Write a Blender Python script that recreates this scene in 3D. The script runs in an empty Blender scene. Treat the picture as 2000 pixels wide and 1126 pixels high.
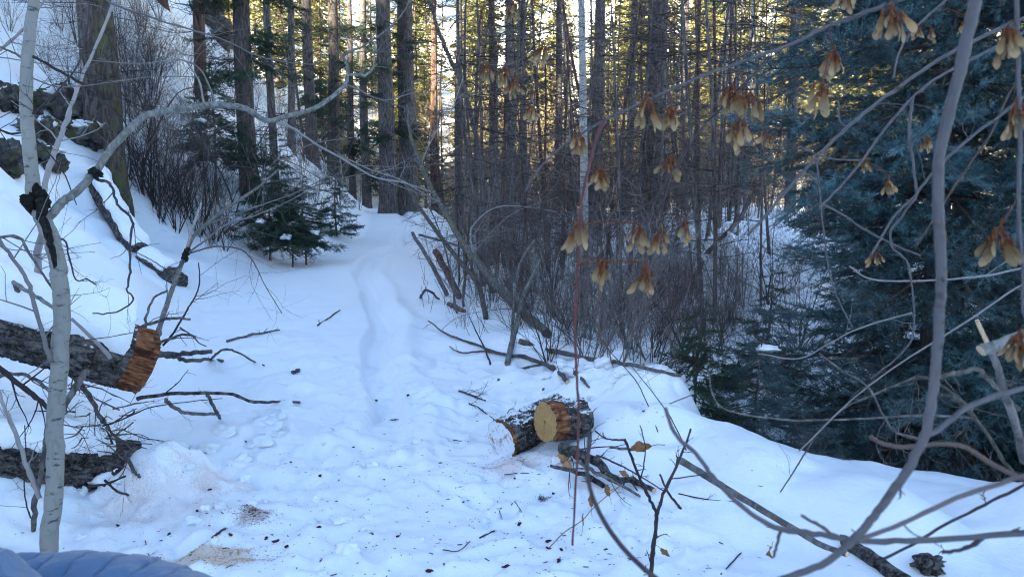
import bpy, math, random
import numpy as np
from mathutils import Vector, Matrix, Euler

R = math.radians
S = bpy.context.scene
COL = S.collection

# ------------------------------------------------------------------ camera, light, exposure
CAM_H, PITCH, FPX = 1.65, R(6.5), 1511.0
cam_d = bpy.data.cameras.new('camera')
cam = bpy.data.objects.new('camera', cam_d); COL.objects.link(cam)
cam.location = (0, 0, CAM_H); cam.rotation_euler = (R(90) - PITCH, 0, 0)
cam_d.sensor_width = 36.0; cam_d.lens = 36.0 * FPX / 2000.0
cam_d.clip_start = 0.05; cam_d.clip_end = 2000
cam_d.dof.use_dof = True; cam_d.dof.focus_distance = 7.0; cam_d.dof.aperture_fstop = 8.0
S.camera = cam

SUN_EL, SUN_AX, SUN_AY = R(25), 0.6, 0.8           # light travels towards (+0.6, +0.8), from behind the camera
W = bpy.data.worlds.new('World'); S.world = W; W.use_nodes = True
wn, wl = W.node_tree.nodes, W.node_tree.links
for n in list(wn): wn.remove(n)
sky = wn.new('ShaderNodeTexSky'); sky.sky_type = 'NISHITA'; sky.sun_disc = False
sky.sun_elevation = SUN_EL; sky.sun_rotation = math.atan2(-SUN_AX, -SUN_AY)
sky.air_density = 1.0; sky.dust_density = 1.5; sky.ozone_density = 1.0; sky.altitude = 2000
bgn = wn.new('ShaderNodeBackground'); bgn.inputs['Strength'].default_value = 0.075
wo = wn.new('ShaderNodeOutputWorld')
wl.new(sky.outputs[0], bgn.inputs[0]); wl.new(bgn.outputs[0], wo.inputs[0])
sun_d = bpy.data.lights.new('sun', 'SUN'); sun_d.energy = 5.0; sun_d.angle = R(0.5); sun_d.color = (1.0, 0.86, 0.64)
sun = bpy.data.objects.new('sun', sun_d); COL.objects.link(sun)
sun.rotation_euler = Vector((SUN_AX * math.cos(SUN_EL), SUN_AY * math.cos(SUN_EL), -math.sin(SUN_EL))).to_track_quat('-Z', 'Y').to_euler()
sun.location = (-40, -60, 60)
vs = S.view_settings
vs.view_transform = 'Standard'; vs.look = 'None'; vs.gamma = 1.0; vs.use_curve_mapping = False
vs.exposure = 3.15
vs.use_white_balance = True; vs.white_balance_temperature = 6300; vs.white_balance_tint = 4
S.cycles.max_bounces = 6; S.cycles.diffuse_bounces = 3; S.cycles.glossy_bounces = 2
S.cycles.transparent_max_bounces = 4; S.cycles.transmission_bounces = 2
S.cycles.use_adaptive_sampling = True; S.cycles.adaptive_threshold = 0.01
S.cycles.use_denoising = True
S.cycles.pixel_filter_type = 'BLACKMAN_HARRIS'; S.cycles.filter_width = 1.1
S.cycles.sample_clamp_indirect = 4.0

# ------------------------------------------------------------------ helpers
rng = np.random.default_rng(7)

class MB:
    """collects tubes and faces, builds ONE mesh"""
    def __init__(self): self.v = []; self.f3 = []; self.f4 = []; self.n = 0
    def add(self, v, f, m=0):
        v = np.asarray(v, float); f = np.asarray(f, int) + self.n
        self.v.append(v); self.n += len(v)
        (self.f3 if f.shape[1] == 3 else self.f4).append((f, m))
    def tube(self, pts, rad, sides=5, m=0, cap=True, mcap=None):
        p = np.asarray(pts, float); r = np.broadcast_to(np.asarray(rad, float), (len(p),))
        t = np.gradient(p, axis=0); t /= np.linalg.norm(t, axis=1, keepdims=True) + 1e-12
        d = p[-1] - p[0]; ref = np.eye(3)[np.argmin(np.abs(d))]
        n1 = np.cross(t, ref); n1 /= np.linalg.norm(n1, axis=1, keepdims=True) + 1e-12
        n2 = np.cross(t, n1)
        a = np.arange(sides) * 2 * math.pi / sides
        v = p[:, None, :] + r[:, None, None] * (np.cos(a)[None, :, None] * n1[:, None, :] + np.sin(a)[None, :, None] * n2[:, None, :])
        N = len(p); k = np.arange(sides); k2 = (k + 1) % sides
        i = np.arange(N - 1)[:, None] * sides
        f = np.stack([i + k, i + k2, i + sides + k2, i + sides + k], -1).reshape(-1, 4)
        self.add(v.reshape(-1, 3), f, m)
        if cap:
            mc = m if mcap is None else mcap
            for ring, c, s in ((v[0], p[0], 1), (v[-1], p[-1], -1)):
                vv = np.vstack([ring, c[None]])
                ff = np.stack([k2, k, np.full(sides, sides)], -1) if s == 1 else np.stack([k, k2, np.full(sides, sides)], -1)
                self.add(vv, ff, mc)
    def mesh(self, name, mats, smooth=True):
        me = bpy.data.meshes.new(name)
        V = np.vstack(self.v) if self.v else np.zeros((0, 3))
        l = []; mi = []; tot = []
        for arr, k in ((self.f4, 4), (self.f3, 3)):
            for f, m in arr:
                l.append(f.ravel()); mi.append(np.full(len(f), m)); tot.append(np.full(len(f), k))
        L = np.concatenate(l).astype(np.int32); M = np.concatenate(mi).astype(np.int32); T = np.concatenate(tot).astype(np.int32)
        me.vertices.add(len(V)); me.vertices.foreach_set('co', V.astype(np.float32).ravel())
        me.loops.add(len(L)); me.loops.foreach_set('vertex_index', L)
        me.polygons.add(len(T)); me.polygons.foreach_set('loop_start', np.concatenate([[0], np.cumsum(T)[:-1]]).astype(np.int32))
        me.polygons.foreach_set('material_index', M)
        if smooth: me.polygons.foreach_set('use_smooth', np.ones(len(T), bool))
        for m in (mats if isinstance(mats, (list, tuple)) else [mats]): me.materials.append(m)
        me.update(); me.validate()
        return me

def link(name, me, parent=None, loc=(0, 0, 0), rot=None, scale=None):
    o = bpy.data.objects.new(name, me); COL.objects.link(o)
    o.location = loc
    if rot is not None: o.rotation_euler = rot
    if scale is not None: o.scale = (scale,) * 3 if np.isscalar(scale) else scale
    if parent is not None: o.parent = parent
    return o
def tag(o, label=None, cat=None, group=None, kind=None):
    if label: o['label'] = label
    if cat: o['category'] = cat
    if group: o['group'] = group
    if kind: o['kind'] = kind
    return o
def empty(name, loc, label=None, cat=None, group=None, rz=0):
    o = bpy.data.objects.new(name, None); COL.objects.link(o); o.location = loc; o.rotation_euler = (0, 0, rz)
    o.empty_display_size = 0.1
    return tag(o, label, cat, group)

_f = np.array([0, math.cos(PITCH), -math.sin(PITCH)]); _u = np.array([0, math.sin(PITCH), math.cos(PITCH)]); _r = np.array([1.0, 0, 0])
CAM = np.array([0, 0, CAM_H])
def at(px, py, d):
    """the point d metres out in the direction the photograph shows at (px, py)"""
    return CAM + d * (_f + _r * (px - 1000) / FPX + _u * (563 - py) / FPX)

# smooth value noise
def _hash(i, j, s):
    n = (i * 374761393 + j * 668265263 + s * 1442695041) & 0xffffffff
    n = ((n ^ (n >> 13)) * 1274126177) & 0xffffffff
    n = ((n ^ (n >> 16)) * 2246822519) & 0xffffffff
    return ((n ^ (n >> 15)) & 0xffffff) / float(0xffffff)
def vnoise(x, y, s=0):
    x = np.asarray(x, float); y = np.asarray(y, float)
    i = np.floor(x).astype(np.int64); j = np.floor(y).astype(np.int64)
    fx = x - i; fy = y - j
    fx = fx * fx * fx * (fx * (fx * 6 - 15) + 10); fy = fy * fy * fy * (fy * (fy * 6 - 15) + 10)
    a = _hash(i, j, s); b = _hash(i + 1, j, s); c = _hash(i, j + 1, s); d = _hash(i + 1, j + 1, s)
    return (a + (b - a) * fx) * (1 - fy) + (c + (d - c) * fx) * fy - 0.5
def fbm(x, y, s=0, o=4, g=0.5):
    v = 0; a = 1
    c, sn = math.cos(0.6), math.sin(0.6)
    for k in range(o):
        v = v + a * vnoise(x, y, s + k); a *= g
        x, y = (c * x - sn * y) * 2.03 + 17.1, (sn * x + c * y) * 2.03 - 9.7
    return v
def sstep(a, b, x):
    t = np.clip((x - a) / (b - a), 0, 1); return t * t * (3 - 2 * t)

# ------------------------------------------------------------------ terrain height
XT = ([-20, 0, 3, 5.2, 9.5, 14, 17, 20, 25, 30, 40, 55, 80], [2.0, -.3, -.6, -.95, -1.65, -2.75, -3.15, -3.15, -3.5, -4.3, -6.0, -7, -7])
ZT = ([-20, 7, 10, 14, 20, 25, 30, 36, 50, 60], [0, 0, .08, .28, .5, .78, 1.1, 1.3, .6, .6])
OFF = ([0, 4.5, 8, 11, 15, 20, 30, 60], [1.5, 1.45, 2.1, 2.3, 1.65, 1.0, 1.2, 2.0])
VR = ([0, 4.55, 4.95, 5.4, 7, 9, 14, 20, 60], [9, 6.0, 2.5, 2.1, 2.05, 1.7, 1.5, 1.4, 1.4])
_pr = np.random.default_rng(11)
PRINTS = [(_pr.uniform(-2.3, 1.0), _pr.uniform(2.3, 6.4), _pr.uniform(0, math.pi), _pr.uniform(.012, .035)) for _ in range(130)]
BERM = np.array([(0.75, 4.9), (1.25, 4.62), (1.7, 4.3), (2.2, 3.95), (2.75, 3.62), (3.6, 3.5)])
HUMPS = [(1.86, 3.72, .36, .14), (2.75, 3.5, .4, .10), (-2.05, 4.28, .24, .17), (1.2, 3.9, .3, .05), (1.0, 8.9, .4, .22), (.5, 9.6, .35, .2), (1.9, 10.6, .45, .3), (.2, 8.2, .3, .14), (1.3, 7.6, .35, .2), (3.35, 11.5, .42, .6), (3.5, 12.2, .6, .5), (3.75, 13.0, .7, .35), (4.3, 13.2, .6, .2), (3.2, 12.6, .35, .35), (3.1, 11.8, .3, .5), (4.6, 12.5, .7, .4), (5.2, 13.6, 1.0, .35), (6.5, 13.5, 1.1, .5), (4.2, 11.3, .5, .5), (3.9, 10.4, .5, .45), (3.0, 10.2, .45, .4), (2.0, 9.4, .5, .3), (1.55, 8.0, .5, .25),
         (.25, 6.7, .35, .12), (.75, 6.5, .3, .16), (1.05, 6.0, .5, .3), (.9, 7.2, .4, .18), (.55, 6.15, .22, .10), (-.05, 6.9, .2, .08), (-2.05, 5.2, .45, .12), (-2.9, 4.75, .55, .22), (2.55, 9.2, .6, .25), (1.3, 5.6, .4, .16), (-2.75, 3.85, .5, .12), (-1.9, 4.25, .3, .1),
         (-.08, 7.35, .13, -.30), (.36, 6.9, .16, -.22), (.18, 7.5, .10, -.2), (2.9, 8.6, .5, .35), (3.6, 9.6, .6, .4)]
def H(x, y, detail=True):
    x = np.asarray(x, float); y = np.asarray(y, float)
    xt = np.interp(y, *XT); zt = np.interp(y, *ZT); s = x - xt
    h = zt.copy() if hasattr(zt, 'copy') else zt
    # hillside that climbs on the west of the trail
    u = -s - np.interp(y, *OFF)
    up = np.maximum(u, 0)
    hill = np.where(up < 3, .35 * up + .09 * up ** 2, 1.86 + .89 * (up - 3))
    hill = hill * np.interp(y, [0, 12, 24, 38, 60], [1, 1, 1.35, 1.6, 1.1])
    t = SUN_AX * x + SUN_AY * y
    cap = np.maximum(math.tan(SUN_EL) * (38 - t) - 1.5, 14)
    hill = np.minimum(hill, cap) - .04 * np.clip(hill - cap, 0, None)
    h = h + hill * (1 + .12 * fbm(x * .25, y * .25, 3, 3)) + np.minimum(up, 1.5) * (.42 * fbm(x * .5, y * .5, 5, 3) + .16 * fbm(x * 1.5, y * 1.5, 6, 3))
    # bank and creek bed east of the trail
    v0 = np.interp(y, *VR)
    v = s - v0
    dip = sstep(0, 1.5, v); rise = sstep(2.3, 5.6, v)
    near = sstep(4.2, 5.2, y)
    h = h - near * (zt * dip + (.42 + .55 * (1 - sstep(6.3, 7.9, y))) * dip) + near * rise * (.85 + zt * .5)
    h = h + near * dip * .35 * fbm(x * .55, y * .55, 21, 3) + near * sstep(4, 7, v) * .8 * fbm(x * .12, y * .12, 8, 3)
    # snow berm in front of the spruce
    bd = np.full(np.broadcast(x, y).shape, 1e9)
    for k in range(len(BERM) - 1):
        a, b = BERM[k], BERM[k + 1]; ab = b - a
        q = np.clip(((x - a[0]) * ab[0] + (y - a[1]) * ab[1]) / (ab @ ab), 0, 1)
        bd = np.minimum(bd, np.hypot(x - a[0] - q * ab[0], y - a[1] - q * ab[1]))
    h = h + np.interp(x, [.7, 1.3, 1.7, 2.0, 2.25, 2.6, 3.4], [.36, .30, .22, .12, .0, .14, .2]) * np.exp(-(bd / .5) ** 2) * (1 + .5 * fbm(x * 1.6, y * 1.6, 31, 2))
    h = h - .12 * np.exp(-((x - 2.5) / 1.25) ** 4 - ((y - 5.75) / .75) ** 4) - .1 * np.exp(-((x - 3.4) / .9) ** 4 - ((y - 4.9) / .7) ** 4)
    for (a, b, w, hh) in HUMPS:
        h = h + hh * np.exp(-(((x - a) ** 2 + (y - b) ** 2) / (w * w)) ** 1.4)
    # packed trail: shallow trough with a lip
    on = sstep(4.6, 6.2, y) * (1 - sstep(33, 42, y))
    wob = .30 * fbm(y * .35, y * 0 + 3.3, 41, 2)
    h = h - on * .125 * np.exp(-np.abs((s - .12 - wob) / (.14 + .05 * vnoise(y * 1.7, y * 0, 43))) ** 6) + on * .06 * np.exp(-((s - .12 - wob - .34) / .12) ** 2)
    # far sunny slope and the unseen ridge added behind the camera to shade the valley
    far = np.clip(y - 58 + .10 * x, 0, None)
    h = h + np.where(far < 10, .03 * far ** 2, .6 * far - 3.0) * (1 + .12 * fbm(x * .03, y * .03, 14, 3))
    rd = np.clip(-14 - t, 0, None)
    h = np.where(rd > 0, np.maximum(h, np.minimum(.92 * rd, 50 - .1 * rd) * (1 + .05 * fbm(x * .05, y * .05, 16, 3))), h)
    h = h + .10 * fbm(x * .33, y * .33, 51, 3) * sstep(3.5, 8, np.hypot(x, y))
    if detail:
        r = np.hypot(x, y)
        tramp = np.exp(-((x + .7) / 1.9) ** 4) * (1 - sstep(5.2, 7.6, y))
        off = 1 - np.exp(-np.abs(s / .5) ** 4)
        h = h + (1 - sstep(9, 14, r)) * (.030 * fbm(x * 5, y * 5, 61, 3, .55) * (.35 + 1.1 * tramp) + .075 * fbm(x * 1.5, y * 1.5, 71, 3) * (.5 + .5 * off))
        # broken crust: clods and dents
        b = np.abs(vnoise(x * 3.3, y * 3.3, 81)) + .6 * np.abs(vnoise(x * 7.1, y * 7.1, 83))
        cl = sstep(.05, .3, fbm(x * .8, y * .8, 91, 2) + .28 * np.exp(-((x + 2.0) / .9) ** 2 - ((y - 5.0) / 1.0) ** 2) + .3 * np.exp(-((x - .55) / .9) ** 2 - ((y - 6.5) / .9) ** 2))
        h = h + (1 - sstep(7.5, 10, r)) * cl * .11 * (b - .2) * sstep(1.6, 2.6, y)
        for (a, bb, ang, dep) in PRINTS:
            c, sn = math.cos(ang), math.sin(ang)
            q = ((x - a) * c + (y - bb) * sn) / .13; p = (-(x - a) * sn + (y - bb) * c) / .055
            e = q * q + p * p
            h = h - dep * np.exp(-e ** 2) + dep * .35 * np.exp(-(e - 2.2) ** 2)
    return h
def Hs(x, y): return float(H(np.array([x]), np.array([y]))[0])
_DD = np.concatenate([np.linspace(2.0, 12, 500), np.linspace(12.03, 60, 900), np.linspace(60.2, 200, 400)])
def hit(px, py, lift=0.0):
    """where the line of sight through a pixel meets the snow"""
    d = _f + _r * (px - 1000) / FPX + _u * (563 - py) / FPX
    P = CAM + _DD[:, None] * d
    below = P[:, 2] - lift < H(P[:, 0], P[:, 1])
    k = int(np.argmax(below)) if below.any() else len(_DD) - 1
    p = P[k].copy(); p[2] = Hs(p[0], p[1]) + lift
    return p
def depth_of(p): return float((np.asarray(p) - CAM) @ _f)
# ------------------------------------------------------------------ materials
class NT:
    def __init__(s, name, rough=.8, spec=.25):
        s.m = bpy.data.materials.new(name); s.m.use_nodes = True
        s.t = s.m.node_tree; s.b = s.t.nodes['Principled BSDF']
        s.b.inputs['Roughness'].default_value = rough; s.b.inputs['Specular IOR Level'].default_value = spec
        s.tc = s.t.nodes.new('ShaderNodeTexCoord')
    def n(s, ty, **kw):
        n = s.t.nodes.new(ty)
        for k, v in kw.items():
            if k in n.inputs: n.inputs[k].default_value = v
            else: setattr(n, k, v)
        return n
    def l(s, a, b): s.t.links.new(a, b)
    def mapping(s, scale, src='Object', rot=(0, 0, 0)):
        m = s.n('ShaderNodeMapping'); m.inputs['Scale'].default_value = scale; m.inputs['Rotation'].default_value = rot
        s.l(s.tc.outputs[src], m.inputs[0]); return m.outputs[0]
    def noise(s, vec, scale, detail=4, rough=.55, dist=0):
        n = s.n('ShaderNodeTexNoise'); n.inputs['Scale'].default_value = scale; n.inputs['Detail'].default_value = detail
        n.inputs['Roughness'].default_value = rough; n.inputs['Distortion'].default_value = dist
        s.l(vec, n.inputs['Vector']); return n.outputs['Fac']
    def ramp(s, fac, stops):
        r = s.n('ShaderNodeValToRGB'); e = r.color_ramp.elements
        e[0].position, e[0].color = stops[0][0], (*stops[0][1], 1)
        e[1].position, e[1].color = stops[-1][0], (*stops[-1][1], 1)
        for p, c in stops[1:-1]:
            q = e.new(p); q.color = (*c, 1)
        s.l(fac, r.inputs[0]); return r.outputs[0]
    def mix(s, fac, a, b):
        m = s.n('ShaderNodeMix', data_type='RGBA')
        if isinstance(fac, (int, float)): m.inputs[0].default_value = fac
        else: s.l(fac, m.inputs[0])
        for k, c in ((6, a), (7, b)):
            if isinstance(c, tuple): m.inputs[k].default_value = (*c, 1)
            else: s.l(c, m.inputs[k])
        return m.outputs[2]
    def math(s, op, a, b=None, clamp=False):
        m = s.n('ShaderNodeMath', operation=op, use_clamp=clamp)
        for k, c in ((0, a), (1, b)):
            if c is None: continue
            if isinstance(c, (int, float)): m.inputs[k].default_value = c
            else: s.l(c, m.inputs[k])
        return m.outputs[0]
    def step(s, v, a, b):
        m = s.n('ShaderNodeMapRange', interpolation_type='SMOOTHSTEP'); m.inputs[1].default_value = a; m.inputs[2].default_value = b
        s.l(v, m.inputs[0]); return m.outputs[0]
    def color(s, c):
        if isinstance(c, tuple): s.b.inputs['Base Color'].default_value = (*c, 1)
        else: s.l(c, s.b.inputs['Base Color'])
    def bump(s, h, strength=.5, dist=.01):
        b = s.n('ShaderNodeBump'); b.inputs['Strength'].default_value = strength; b.inputs['Distance'].default_value = dist
        s.l(h, b.inputs['Height']); s.l(b.outputs[0], s.b.inputs['Normal'])
    def rnd(s):
        return s.n('ShaderNodeObjectInfo').outputs['Random']

def m_bark(name, c0, c1, c2, zs=.22, sc=22, bump=.8, moss=None, dist=.012, mossamt=.55):
    t = NT(name, .9, .15); v = t.mapping((1, 1, zs))
    n1 = t.noise(v, sc, 5, .6, .6); n2 = t.noise(t.mapping((1, 1, 1)), 2.2, 3)
    c = t.ramp(n1, [(.34, c0), (.5, c1), (.66, c2)])
    c = t.mix(t.math('MULTIPLY', n2, .6), c, tuple(x * .6 for x in c1))
    if moss:
        c = t.mix(t.step(t.noise(t.mapping((1, 1, .5)), 4.0, 4, .65), mossamt, mossamt + .14), c, moss)
    hs = t.n('ShaderNodeHueSaturation'); t.l(c, hs.inputs['Color'])
    t.l(t.math('ADD', t.math('MULTIPLY', t.rnd(), .5), .75), hs.inputs['Value'])
    t.color(hs.outputs[0]); t.bump(n1, bump, dist); return t.m
def m_twig(name, c0, c1):
    t = NT(name, .75, .25)
    n = t.noise(t.mapping((1, 1, 1)), 14, 3)
    c = t.mix(n, c0, c1)
    hs = t.n('ShaderNodeHueSaturation'); t.l(c, hs.inputs['Color'])
    t.l(t.math('ADD', t.math('MULTIPLY', t.rnd(), .7), .65), hs.inputs['Value'])
    t.color(hs.outputs[0]); return t.m
def m_aspen(name, base, dark, lo=.60, zs=3.2):
    t = NT(name, .7, .25)
    n1 = t.noise(t.mapping((1, 1, zs)), 14, 4, .6); n2 = t.noise(t.mapping((1, 1, 1)), 5, 3)
    n3 = t.noise(t.mapping((1, 1, .6)), 30, 3, .6)
    c = t.mix(n2, base, tuple(x * .62 for x in base))
    c = t.mix(t.math('MULTIPLY', t.step(n3, .5, .68), .45), c, tuple(x * .45 for x in base))
    c = t.mix(t.step(n1, lo, lo + .07), c, dark)
    t.color(c); t.bump(n1, .35, .006); return t.m
def m_needles(name, c0, c1, c2, tr=.25):
    t = NT(name, .55, .3)
    n = t.noise(t.mapping((1, 1, 1)), 7, 3)
    c = t.ramp(n, [(.3, c0), (.52, c1), (.72, c2)])
    hs = t.n('ShaderNodeHueSaturation'); t.l(c, hs.inputs['Color'])
    t.l(t.math('ADD', t.math('MULTIPLY', t.rnd(), .6), .7), hs.inputs['Value'])
    t.color(hs.outputs[0])
    if tr:
        o = t.t.nodes['Material Output']; tl = t.n('ShaderNodeBsdfTranslucent'); t.l(hs.outputs[0], tl.inputs[0])
        ms = t.n('ShaderNodeMixShader'); ms.inputs[0].default_value = tr
        t.l(t.b.outputs[0], ms.inputs[1]); t.l(tl.outputs[0], ms.inputs[2]); t.l(ms.outputs[0], o.inputs[0])
    return t.m

def m_snow():
    t = NT('snow', .65, .3)
    v = t.mapping((1, 1, 1))
    big = t.noise(v, .7, 3); fine = t.noise(v, 26, 4, .6); grit = t.noise(v, 120, 3, .6)
    c = t.mix(big, (.87, .885, .91), (.80, .82, .85))
    # sawdust and bark crumbs scattered where the trunks were sawn: patches with their own outline
    sep = t.n('ShaderNodeSeparateXYZ'); t.l(t.tc.outputs['Object'], sep.inputs[0])
    def blob(x, y, rx, ry, ang=0):
        ca, sa = math.cos(ang), math.sin(ang)
        dx = t.math('SUBTRACT', sep.outputs[0], x); dy = t.math('SUBTRACT', sep.outputs[1], y)
        p = t.math('DIVIDE', t.math('ADD', t.math('MULTIPLY', dx, ca), t.math('MULTIPLY', dy, sa)), rx)
        q = t.math('DIVIDE', t.math('SUBTRACT', t.math('MULTIPLY', dy, ca), t.math('MULTIPLY', dx, sa)), ry)
        d = t.math('ADD', t.math('MULTIPLY', p, p), t.math('MULTIPLY', q, q))
        return t.math('SUBTRACT', 1.0, d, True)
    patch = t.noise(v, 9, 5, .7); patch2 = t.noise(v, 34, 4, .7)
    patch2 = t.noise(v, 150, 4, .85)
    mixn = t.math('ADD', t.math('MULTIPLY', patch, .35), t.math('MULTIPLY', patch2, .65))
    for (px, py, rx, ry, ang, col, th, amt) in SAW:
        p = hit(px, py)
        m = t.math('ADD', t.math('MULTIPLY', blob(p[0], p[1], rx, ry, ang), .45), mixn)
        m = t.math('MULTIPLY', t.step(m, th, th + .14), amt)
        m = t.math('MULTIPLY', m, t.step(blob(p[0], p[1], rx, ry, ang), 0, .25))
        c = t.mix(m, c, col)
    t.color(c)
    t.b.inputs['Subsurface Weight'].default_value = 0.0
    t.bump(t.math('ADD', t.math('MULTIPLY', fine, .7), t.math('MULTIPLY', grit, .25)), .45, .02)
    return t.m
SAW = [(415, 1085, .34, .14, 0, (.50, .30, .13), .70, .55), (350, 985, .6, .55, 0, (.50, .29, .19), .81, .28), (495, 1005, .2, .1, .5, (.20, .07, .03), .78, .5),
       (1000, 907, .45, .22, .2, (.40, .17, .10), .80, .4), (230, 1010, .4, .5, 0, (.50, .29, .20), .83, .3), (430, 935, .5, .25, .2, (.55, .34, .26), .82, .4)]

def m_log(name='log_bark', dust=.0):
    t = NT(name, .95, .12)
    v = t.mapping((1, 1, .55)); n = t.noise(v, 24, 6, .66, .5); n2 = t.noise(t.mapping((1, 1, 1)), 70, 4)
    c = t.ramp(n, [(.36, (.010, .009, .008)), (.48, (.055, .048, .045)), (.62, (.17, .155, .145))])
    c = t.mix(t.math('MULTIPLY', t.step(n2, .5, .7), .5), c, (.22, .205, .195))
    c = t.mix(t.math('MULTIPLY', t.step(t.noise(t.mapping((1, 1, 1)), 4.2, 3), .60, .72), .6), c, (.08, .095, .05))
    if dust:
        ge = t.n('ShaderNodeNewGeometry'); sp = t.n('ShaderNodeSeparateXYZ'); t.l(ge.outputs['Normal'], sp.inputs[0])
        m = t.math('ADD', t.math('MULTIPLY', sp.outputs[2], .35), t.noise(t.mapping((1, 1, .7)), 34, 5, .7))
        c = t.mix(t.step(m, dust, dust + .10), c, (.82, .84, .87))
    t.color(c); t.bump(n, 1.0, .03); return t.m
def m_peeled():
    t = NT('peeled_bark', .85, .2)
    v = t.mapping((1, 1, .22)); n = t.noise(v, 26, 5, .65, 1.2)
    c = t.ramp(n, [(.36, (.030, .012, .006)), (.47, (.13, .050, .022)), (.58, (.25, .105, .048)), (.72, (.40, .23, .115))])
    t.color(c); t.bump(n, .8, .012); return t.m
def m_cutwood(name, c0, c1, cx=0., cy=0., ring=85):
    t = NT(name, .8, .2)
    sep = t.n('ShaderNodeSeparateXYZ'); t.l(t.tc.outputs['Object'], sep.inputs[0])
    x = t.math('SUBTRACT', sep.outputs[0], cx); y = t.math('SUBTRACT', sep.outputs[1], cy)
    nz = t.noise(t.mapping((1, 1, 1)), 9, 4, .65)
    r = t.math('SQRT', t.math('ADD', t.math('MULTIPLY', x, x), t.math('MULTIPLY', y, y)))
    r = t.math('ADD', r, t.math('MULTIPLY', nz, .035))
    w = t.math('SINE', t.math('MULTIPLY', r, ring * 6.283))
    w = t.math('ADD', t.math('MULTIPLY', w, .34), t.math('MULTIPLY', t.noise(t.mapping((1, 1, 1)), 22, 5, .7), 1.0))
    c = t.mix(w, c0, c1)
    c = t.mix(t.step(t.noise(t.mapping((1, .12, 1), rot=(0, 0, .5)), 90, 3, .7), .48, .8), c, tuple(q * .6 for q in c0))
    c = t.mix(t.step(t.noise(t.mapping((1, 1, 1)), 12, 4, .6), .58, .75), c, tuple(q * .5 for q in c0))
    t.color(c); t.bump(t.noise(t.mapping((1, .12, 1), rot=(0, 0, .5)), 90, 3, .7), .5, .004); return t.m
def m_snowface():
    t = NT('snow_packed_wood', .7, .25); n = t.noise(t.mapping((1, 1, 1)), 16, 5, .7); n2 = t.noise(t.mapping((1, 1, 1)), 50, 4, .7)
    c = t.mix(t.step(t.math('ADD', t.math('MULTIPLY', n, .7), t.math('MULTIPLY', n2, .3)), .50, .62), (.74, .77, .82), (.34, .19, .12))
    t.color(c); t.bump(n2, .7, .01); return t.m
def m_plain(name, c, rough=.7, spec=.3, var=.3, sc=40, bump=0):
    t = NT(name, rough, spec); n = t.noise(t.mapping((1, 1, 1)), sc, 4)
    t.color(t.mix(n, tuple(q * (1 + var) for q in c), tuple(q * (1 - var) for q in c)))
    if bump: t.bump(n, bump, .004)
    return t.m
def m_samara():
    t = NT('samara', .7, .2)
    sep = t.n('ShaderNodeSeparateXYZ'); t.l(t.tc.outputs['Object'], sep.inputs[0])
    n = t.noise(t.mapping((1, 1, .2)), 300, 3)
    f = t.math('ADD', t.math('MULTIPLY', sep.outputs[2], -30.0), t.math('MULTIPLY', n, .25))
    c = t.ramp(f, [(.14, (.13, .045, .016)), (.38, (.20, .095, .038)), (.66, (.25, .155, .072)), (1.0, (.36, .265, .145))])
    hs = t.n('ShaderNodeHueSaturation'); t.l(c, hs.inputs['Color']); t.l(t.math('ADD', t.math('MULTIPLY', t.rnd(), .55), .65), hs.inputs['Value'])
    t.color(hs.outputs[0])
    o = t.t.nodes['Material Output']; tl = t.n('ShaderNodeBsdfTranslucent'); t.l(hs.outputs[0], tl.inputs[0])
    ms = t.n('ShaderNodeMixShader'); ms.inputs[0].default_value = .3
    t.l(t.b.outputs[0], ms.inputs[1]); t.l(tl.outputs[0], ms.inputs[2]); t.l(ms.outputs[0], o.inputs[0])
    return t.m

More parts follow.
